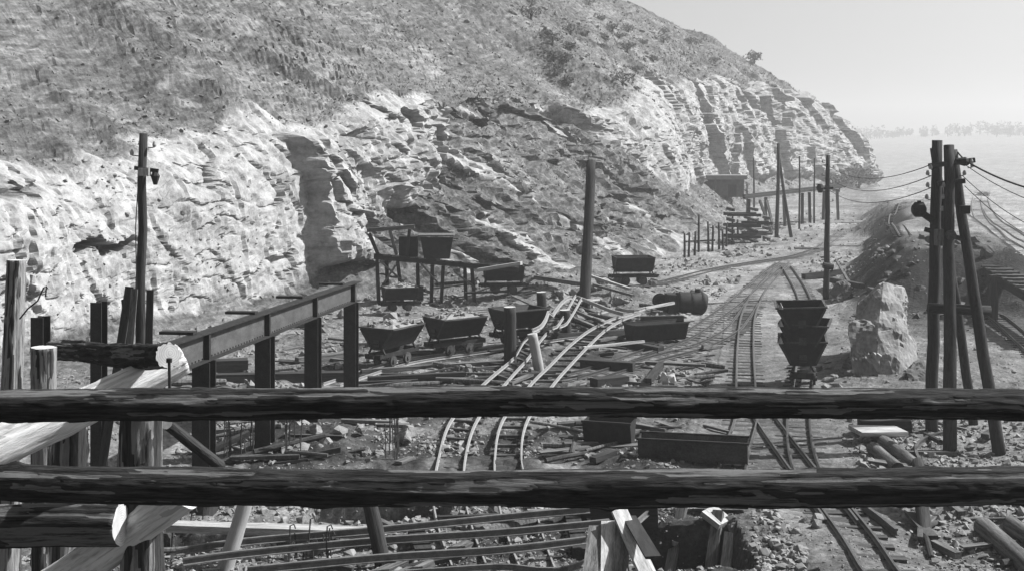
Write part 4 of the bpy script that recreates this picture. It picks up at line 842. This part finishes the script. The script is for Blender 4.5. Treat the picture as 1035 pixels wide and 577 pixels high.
loose([(937, 475), (928, 466), (926, 455), (934, 447), (950, 441), (966, 438)], .05, 'rail_steel', 'short rail bent into a hook at the tripod foot', lift=.05, prof=RP2)
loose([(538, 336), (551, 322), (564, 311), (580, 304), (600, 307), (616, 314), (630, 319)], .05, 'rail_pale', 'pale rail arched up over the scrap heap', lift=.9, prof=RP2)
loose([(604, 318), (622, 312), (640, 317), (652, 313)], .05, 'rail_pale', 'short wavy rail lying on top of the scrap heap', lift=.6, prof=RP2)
def board(a, b, wd, th, mt, label, name='plank', cat='plank', grp=None, la=.05, lb=.05):
    a, b = on(*a, la), on(*b, lb); m = MB(); m.bar(a, b, wd, th, jit=.012); return tag(m.build(name, mt, None, False, a), label, cat, grp)
for x0, x1, l_ in ((230, 0, 'left'), ):
    pass
# bearers that hold the loose rails up
for xa, xb, l_ in ((208, 214, 'squared bearer under the left ends of the long loose rails'), (420, 428, 'squared bearer under the middle of the long loose rails'), (575, 588, 'squared bearer under the right ends of the long loose rails')):
    board((xa, 548 if xa < 500 else 518), (xb, 590 if xa < 400 else 568), .3, .3, 'timber_dark', l_, 'bearer', 'timber', None, .1, .1)
a, b = P(172, 531.5, 24.2), P(387, 538.5, 23.0); m = MB(); m.bar(a, b, .34, .14); tag(m.build('white_beam', 'timber_pale', None, False, a), 'long bright white beam under the lower log rail at left', 'beam')
for (x, yt, xb, yb, r, mt, l_) in ((251, 498, 224, 590, .13, PE, 'pale slanting prop post holding the white beam, left'), (372, 500, 391, 580, .13, BZ, 'grey slanting prop post holding the white beam, right'), (213, 500, 206, 545, .2, BZ, 'stout dark prop below the nearest steel column')):
    q = on(xb, min(yb, 576)); log('prop_post', q-Vector((0, 0, .2)), P(x, yt, q.y+.3), r*1.1, r, mt, l_, 'post')
# fan of planks at bottom centre: heads resting on a bearer, feet towards the viewer
heads = ((603, 532, 594, 604, .26, 'timber', 'leftmost plank of the fan at bottom centre'), (617, 527, 617, 604, .32, 'timber_pale', 'second plank from left in the fan at bottom centre'), (630, 520, 626, 604, .24, 'timber', 'dark plank under the others in the fan at bottom centre'), (626, 516, 664, 600, .30, 'timber_pale', 'bright plank slanting right across the fan at bottom centre'), (636, 522, 660, 563, .24, 'timber_dark', 'short dark plank right of the fan at bottom centre'))
for k, (xa, ya, xb, yb, wd, mt, l_) in enumerate(heads):
    a = P(xa, ya, 21.3-.02*k); b = P(xb, yb, 19.3-.06*k); m = MB(); m.bar(a, b, wd, .05, (0, .3, 1), .008); tag(m.build('plank', mt, None, False, b), l_, 'plank')
board((585, 530), (665, 532), .3, .5, 'timber_dark', 'heavy dark bearer under the heads of the plank fan', 'bearer', 'timber', None, .25, .25)
a = on(655, 518, .25); m = MB(); m.add([(-.5, -.35, 0), (.3, -.4, 0), (.62, .3, .1), (-.2, .45, .12), (-.5, -.35, .04), (.3, -.4, .05), (.62, .3, .15), (-.2, .45, .17)], [(0, 3, 2, 1), (4, 5, 6, 7), (0, 1, 5, 4), (1, 2, 6, 5), (2, 3, 7, 6), (3, 0, 4, 7)]); tag(m.build('white_sheet', 'timber_pale'), 'bright white sheet lying by the pit edge, right of the plank fan', 'sheet').location = a
board((655, 526), (681, 507), .06, .05, 'timber_pale', 'thin pale batten lying across the white sheet', 'batten', 'plank', None, .48, .48)
for xa, ya, xb, yb, wd, th, mt, l_ in ((662, 513, 756, 517, .35, .3, 'timber_dark', 'dark beam along the far edge of the pit'), (715, 528, 733, 533, .5, .12, 'timber_pale', 'small white slab on the right lip of the pit'), (742, 506, 762, 505, .5, .15, 'timber_pale', 'small white slab beyond the right corner of the pit'), (726, 540, 712, 577, .2, .15, 'timber', 'grey board along the right side of the pit'), (690, 545, 668, 575, .18, .12, 'timber', 'grey board hanging into the pit'), (738, 545, 728, 577, .2, .12, 'timber_pale', 'pale board beside the right side of the pit')):
    board((xa, ya), (xb, yb), wd, th, mt, l_, 'plank', 'plank', None, .25, .25)
# right foreground
for a, b, r, l_ in (((993, 541), (1062, 600), .19, 'big grey log at the bottom right corner'), ((1022, 538), (1070, 572), .17, 'shorter grey log behind the corner log at bottom right'), ((882, 459), (908, 480), .16, 'left log of the pair lying under the lower rail at right'), ((893, 453), (927, 478), .17, 'right log of the pair lying under the lower rail at right')):
    pa, pb = on(*a, r*.9), on(*b, r*.9); log('felled_log', pa, pb, r, r*.95, ('timber', 'timber_dark'), l_, 'log', wob=.03)
board((864, 449), (911, 447), .8, .1, 'timber_pale', 'pale wide board lying above the pair of logs', la=.35, lb=.3); board((868, 440), (920, 441), .5, .5, 'timber_dark', 'dark box beam behind the pale wide board', 'beam', 'timber', None, .2, .2)
q = on(936, 546); log('stub_post', q-Vector((0, 0, .1)), on(928, 510, .9), .14, .12, BZ, 'short grey stub post below the lower rail near the tripod', 'post')
block('fallen_block', bp((922, 366, 39.6), (934, 364, 39.6), (938, 380, 39), (936, 394, 38.6), (920, 394, 38.4), (918, 378, 39), (930, 366, 41), (938, 392, 40.5), (920, 392, 40.5)), 'small dark stone block between the boulder and the tripod legs', 'stone_dark', .06, 4, 17, 'stone block')
board((838, 292), (872, 300), .3, .25, 'timber_dark', 'upper dark beam lying behind the boulder', 'beam', 'timber', None, .5, .5); board((812, 283), (852, 278), .3, .3, 'timber_dark', 'dark beam across the pole foot behind the stacked tubs', 'beam', 'timber', None, .2, .2); board((845, 278), (862, 296), .12, .12, 'timber', 'slanting bar leaning between pole and dark block', 'bar', 'timber', None, .9, .2)
# scrap heap in the centre
heap = [(590, 361, 651, 354, .10, .08, 'timber_pale', .35), (652, 328, 681, 322, .12, .1, 'timber_pale', .7), (648, 331, 690, 330, .3, .35, 'timber_dark', .3), (588, 371, 641, 375, .35, .3, 'timber_dark', .15), (630, 350, 668, 357, .3, .25, 'timber_dark', .12), (577, 316, 605, 314, .12, .1, 'timber_pale', .5), (577, 325, 610, 339, .14, .1, 'timber', .5), (579, 331, 600, 340, .14, .1, 'timber', .4), (540, 296, 588, 295, .25, .2, 'timber', .4), (597, 291, 637, 305, .14, .12, 'timber_pale', .6), (600, 300, 640, 312, .14, .12, 'timber', .6), (560, 345, 640, 340, .3, .2, 'timber_dark', .2), (605, 352, 636, 346, .2, .1, 'timber', .3), (470, 318, 515, 316, .12, .1, 'timber_dark', 1.0), (520, 312, 542, 324, .3, .06, 'timber', .6), (520, 318, 545, 330, .12, .08, 'timber_pale', .5),
        (372, 366, 420, 358, .2, .12, 'timber_pale', .1), (440, 357, 487, 350, .2, .12, 'timber_pale', .1), (365, 378, 520, 368, .25, .15, 'timber', .1), (372, 388, 470, 383, .3, .2, 'timber_dark', .15), (300, 369, 358, 362, .3, .25, 'timber', .15), (195, 388, 362, 384, .35, .3, 'timber_dark', .15), (215, 377, 250, 376, .5, .5, 'timber_dark', .2), (470, 388, 560, 381, .25, .18, 'timber_dark', .12), (480, 376, 530, 372, .2, .12, 'timber', .1), (600, 392, 632, 388, .4, .3, 'timber_dark', .15), (655, 390, 668, 372, .2, .2, 'timber_dark', .15)]
words = ('thin pale bar across the front of the scrap heap', 'pale bar on the dark beam at the right of the scrap heap', 'heavy dark beam at the right end of the scrap heap', 'heavy dark timber in front of the scrap heap', 'dark timber between track and scrap heap', 'short pale bar near the short dark stump', 'grey bar dipping towards the second bent track', 'shorter grey bar under the dipping one', 'grey beam lying left of the thick mast foot', 'pale bar beside the sloping rock slab', 'grey bar below the pale one at the rock slab', 'long dark timber under the middle of the scrap heap', 'short grey board in the scrap heap', 'dark bar level with the top of the tall stump', 'grey board tilted behind the tall stump', 'pale bar below the tilted board',
         'pale sill beam under the first loaded wagon', 'pale sill beam under the second loaded wagon', 'long grey beam in front of the wagon row', 'long dark beam in front of the wagon row', 'grey beam beside the third steel column', 'long dark beam lying across the steel column feet', 'dark box timber left of the second column', 'dark timber just behind the upper rail by the bent tracks', 'short grey timber left of the bent tracks', 'thick dark offcut just above the upper rail', 'dark offcut standing askew above the upper rail')
for (xa, ya, xb, yb, wd, th, mt, lf), l_ in zip(heap, words): board((xa, ya), (xb, yb), wd, th, mt, l_, 'beam' if wd > .2 else 'bar', 'timber', None, lf, lf)
trough(on(636, 349, .1), on(690, 345, .1), .45, .7, 'dark iron tub body lying in the scrap heap', 'iron')
for x, y, l_ in ((672, 392, 'left of two small white stones above the upper rail'), (681, 391, 'right of two small white stones above the upper rail')):
    q = on(x, y, 0); block('white_stone', [q+Vector((random.uniform(-.2, .2), random.uniform(-.15, .15), random.uniform(0, .5))) for _ in range(14)], l_, 'cut_wood', .02, 2, int(x), 'stone')
# loose boards and bars nobody could tell apart, scattered through the works
def litter(n, x0, x1, y0, y1, label, grp, seed, mats=('timber_dark', 'timber', 'timber', 'iron_rust'), lmin=.5, lmax=2.6, round_=.25, spread=.5):
    r = random.Random(seed); k = 0
    while k < n:
        px, py = r.uniform(x0, x1), r.uniform(y0, y1); q = on(px, py)
        l = r.uniform(lmin, lmax); a = r.gauss(.15, spread); wd = r.uniform(.07, .22); d = Vector((math.cos(a), math.sin(a), 0))*l/2
        b0, b1 = q-d, q+d; b0.z = Sf(b0.x, b0.y)+r.uniform(.04, .2); b1.z = Sf(b1.x, b1.y)+r.uniform(.04, .2)
        if float(track_damp(np.array([q.x]), np.array([q.y]))[0]) < .5 and (r.random() < .7 or seed == 6): continue
        m = MB(); mt = r.choice(mats); rd = r.random() < round_; lb = ('short' if l < (lmin+lmax)/2 else 'long')+' '+{'timber_dark': 'dark', 'timber': 'grey', 'iron_rust': 'rusty'}[mt]+' '+('round pole' if rd else 'bar' if wd < .13 else 'plank')+label
        if rd: m.tube([b0, b0.lerp(b1, .5)+Vector((0, 0, .01)), b1], [wd*.5, wd*.48, wd*.42], 8)
        else: m.bar(b0, b1, wd, r.uniform(.03, .12), jit=.01)
        tag(m.build('loose_pole' if rd else 'loose_board', mt, None, False, b0), lb, 'timber', grp); k += 1
litter(34, 365, 540, 352, 398,  ' lying loose in front of the wagon row', 'boards before the wagon row', 1)
litter(38, 540, 690, 305, 396,  ' lying loose in and around the scrap heap', 'boards around the scrap heap', 2)
litter(22, 190, 380, 330, 395,  ' lying loose behind the steel columns', 'boards behind the steel columns', 3)
litter(24, 560, 735, 430, 470,  ' lying loose around the iron troughs', 'boards around the iron troughs', 4, lmax=2.0)
litter(26, 180, 600, 508, 590,  ' lying loose under the long loose rails', 'boards under the loose rails', 5, lmax=2.2)
litter(26, 840, 1040, 430, 585,  ' lying loose on the right foreground rubble', 'boards on the right foreground', 6, lmax=1.6, spread=.9)
litter(16, 690, 860, 225, 262,  ' lying loose along the far track', 'timbers along the far track', 7, lmin=1, lmax=4)
litter(14, 690, 745, 352, 398, ' lying loose left of the central track', 'boards left of the central track', 9, lmax=1.4)
litter(20, 200, 420, 425, 470, ' lying loose around the steel column feet', 'boards around the column feet', 10, lmax=1.8)
litter(14, 380, 540, 285, 312,  ' lying loose below the staging', 'timbers below the staging', 8)
# reinforcing rods sticking up
def rods(n, x0, x1, y0, y1, label, grp, seed, h0=.5, h1=1.1):
    r = random.Random(seed)
    for k in range(n):
        q = on(r.uniform(x0, x1), r.uniform(y0, y1), -.1); h = r.uniform(h0, h1); tx, ty = r.uniform(-.06, .06), r.uniform(-.06, .06); m = MB()
        pts = [(0, 0, 0), (tx*.5, ty*.5, h*.6), (tx, ty, h)]
        if r.random() < .4: pts += [(tx+.07, ty, h+.03), (tx+.1, ty, h-.05)]
        m.tube(pts, .014, 5); o = m.build('iron_rod', 'iron_rust'); o.location = q; tag(o, label, 'rod', grp)
rods(14, 225, 262, 452, 468, 'thin upright iron rod between the first two steel columns', 'rods by the steel columns', 1); rods(9, 280, 306, 448, 466, 'thin upright iron rod between second and third steel columns', 'rods between columns', 2, .6, 1.3)
rods(9, 390, 405, 452, 468, 'thin upright iron rod left of the bent tracks', 'rods left of the bent tracks', 3, .8, 1.4); rods(12, 290, 335, 560, 578, 'thin upright iron rod under the long loose rails', 'rods under the loose rails', 4, .4, .8); rods(10, 172, 205, 540, 556, 'thin upright iron rod under the left end of the white beam', 'rods under the white beam', 5, .4, .7)
# individual larger stones
def stones(n, x0, x1, y0, y1, s0, s1, label, grp, seed, mt='stone'):
    r = random.Random(seed)
    for k in range(n):
        hv, hf = HULLS[r.randrange(12)]; s_ = r.uniform(s0, s1)
        q = on(r.uniform(x0, x1), r.uniform(y0, y1)); key = ('st', id(hv), mt)
        if key not in SM:
            o = block('stone', [tuple(p) for p in hv], '', mt, .05, 3, len(SM)+40, ''); SM[key] = o.data; bpy.data.objects.remove(o)
        o = bpy.data.objects.new('stone', SM[key]); COL.objects.link(o); o.scale = (s_, s_*r.uniform(.8, 1.2), s_*r.uniform(.8, 1.2)); o.location = q-Vector((0, 0, s_*.12)); o.rotation_euler = (r.uniform(-.4, .4), r.uniform(-.4, .4), r.uniform(0, 6)); tag(o, ('large ' if s_ > s0+(s1-s0)*.67 else 'middling ' if s_ > s0+(s1-s0)*.33 else 'small ')+label, 'stone', grp)
SM = {}
stones(30, 330, 460, 292, 330, .35, .9, 'pale broken stone at the cliff foot below the staging', 'stones below the staging', 1)
stones(26, 190, 350, 318, 370, .3, .7, 'pale broken stone at the cliff foot behind the girder', 'stones behind the girder', 2)
stones(24, 560, 660, 282, 310, .4, 1.0, 'pale broken stone around the thick mast', 'stones around the thick mast', 3)
stones(26, 880, 1035, 420, 470, .2, .5, 'broken stone lying around the tripod feet', 'stones around the tripod', 4)
stones(24, 270, 420, 428, 468, .25, .6, 'pale broken stone between the steel columns and the bent tracks', 'stones before the columns', 5)
stones(24, 740, 830, 515, 577, .15, .35, 'broken stone in the lit patch left of the branch track', 'stones beside the branch track', 6)
stones(22, 820, 870, 365, 398, .25, .6, 'broken stone at the foot of the tub stack and boulder', 'stones by the tub stack', 7)
stones(20, 700, 800, 225, 262, .4, 1.0, 'broken stone along the far cribs and stakes', 'stones by the far cribs', 8)
stones(60, 865, 1000, 245, 318, .3, .9, 'dark stone on the face of the spoil tip', 'stones on the spoil tip', 9, 'stone_dark')
# ------------------------------------------------------------------ bushes on the hill, wood on the far side of the valley
def foliage(m, c, rx, rz, n, leaf, r):
    for _ in range(n):
        d = Vector((r.gauss(0, 1), r.gauss(0, 1), r.gauss(0, 1))).normalized()*(r.random()**.45); k = 1+.35*math.sin(d.x*5+c[0])*math.cos(d.z*4+c[1])
        p = Vector((c[0]+d.x*rx*k, c[1]+d.y*rx*k, c[2]+d.z*rz*k)); a = Vector((r.gauss(0, 1), r.gauss(0, 1), r.gauss(0, 1))).normalized(); b = a.orthogonal().normalized(); l = leaf*r.uniform(.6, 1.4)
        m.add([p-a*l, p+b*l*.6, p+a*l, p-b*l*.6], [(0, 1, 2, 3)])
def bush(loc, rx, rz, n, leaf, label, seed, grp=None, name='bush'):
    r = random.Random(seed); e = empty(name, loc, label, 'bush', grp); m = MB()
    m.tube([(0, 0, -.4), (.1, 0, rz*.5), (.15, .05, rz*1.2)], [.06*rx+.05, .05*rx+.03, .02], 6)
    for k in range(4): a = r.uniform(0, 6); m.tube([(.05, 0, rz*.3), (math.cos(a)*rx*.5, math.sin(a)*rx*.5, rz*(.9+.3*r.random()))], [.04, .015], 5)
    m.build('trunk', 'bark_z', e); m = MB(); foliage(m, (0, 0, rz*.95), rx, rz*.8, n, leaf, r); m.build('crown', 'leaf', e)
def hill_at(px, py):                                       # grid point of the hillside nearest to a photo pixel, front face first
    u = CX+F*hx/np.maximum(hy, 1); v = HY+F*(H-hz)/np.maximum(hy, 1); d = (u-px)**2+(v-py)**2+.0005*hy; d[hy < 15] = 1e9; i, j = np.unravel_index(np.argmin(d), d.shape); return Vector((hx[i, j], hy[i, j], hz[i, j]))
bush(hill_at(769, 53), 1.6, 1.3, 420, .22, 'small bush standing on the skyline above the far cliff', 1)
bush(on(868, 191), 3.2, 2.6, 700, .3, 'dark round bush at the far foot of the cliff', 2)
bush(on(848, 194), 2.0, 1.6, 400, .26, 'smaller bush left of the dark round bush at the cliff foot', 3)
r = random.Random(5)
for k in range(34):
    bx, by = r.gauss(595, 50), r.gauss(42, 20); by = max(by, (bx-640)*.385+22, 6); p = hill_at(bx, by); bush(p, (1.6, 1.1, .7, 1.3)[k % 4]*r.uniform(.9, 1.1), (.8, .7, .5, .35)[k % 4], 160, .16, ('broad', 'middling', 'small', 'flat')[k % 4]+' dark bush in the thicket on the upper hillside', 20+k, 'thicket on the upper hillside')
m = MB(); r = random.Random(9)
for k in range(330):
    x = 330+k*2.2+r.uniform(-4, 4); y = 1250+r.uniform(-60, 120)+80*math.sin(k/15); z = Sf(x, y); h = r.uniform(7, 13)*(1+.3*math.sin(k/9)); foliage(m, (x, y, z+h*.5), h*.42, h*.5, 40, 1.4, r); m.tube([(x, y, z-.5), (x, y, z+h*.6)], [.4, .2], 5)
tag(m.build('far_wood', 'leaf'), 'wood along the far side of the hazy valley', 'wood', None, 'stuff')
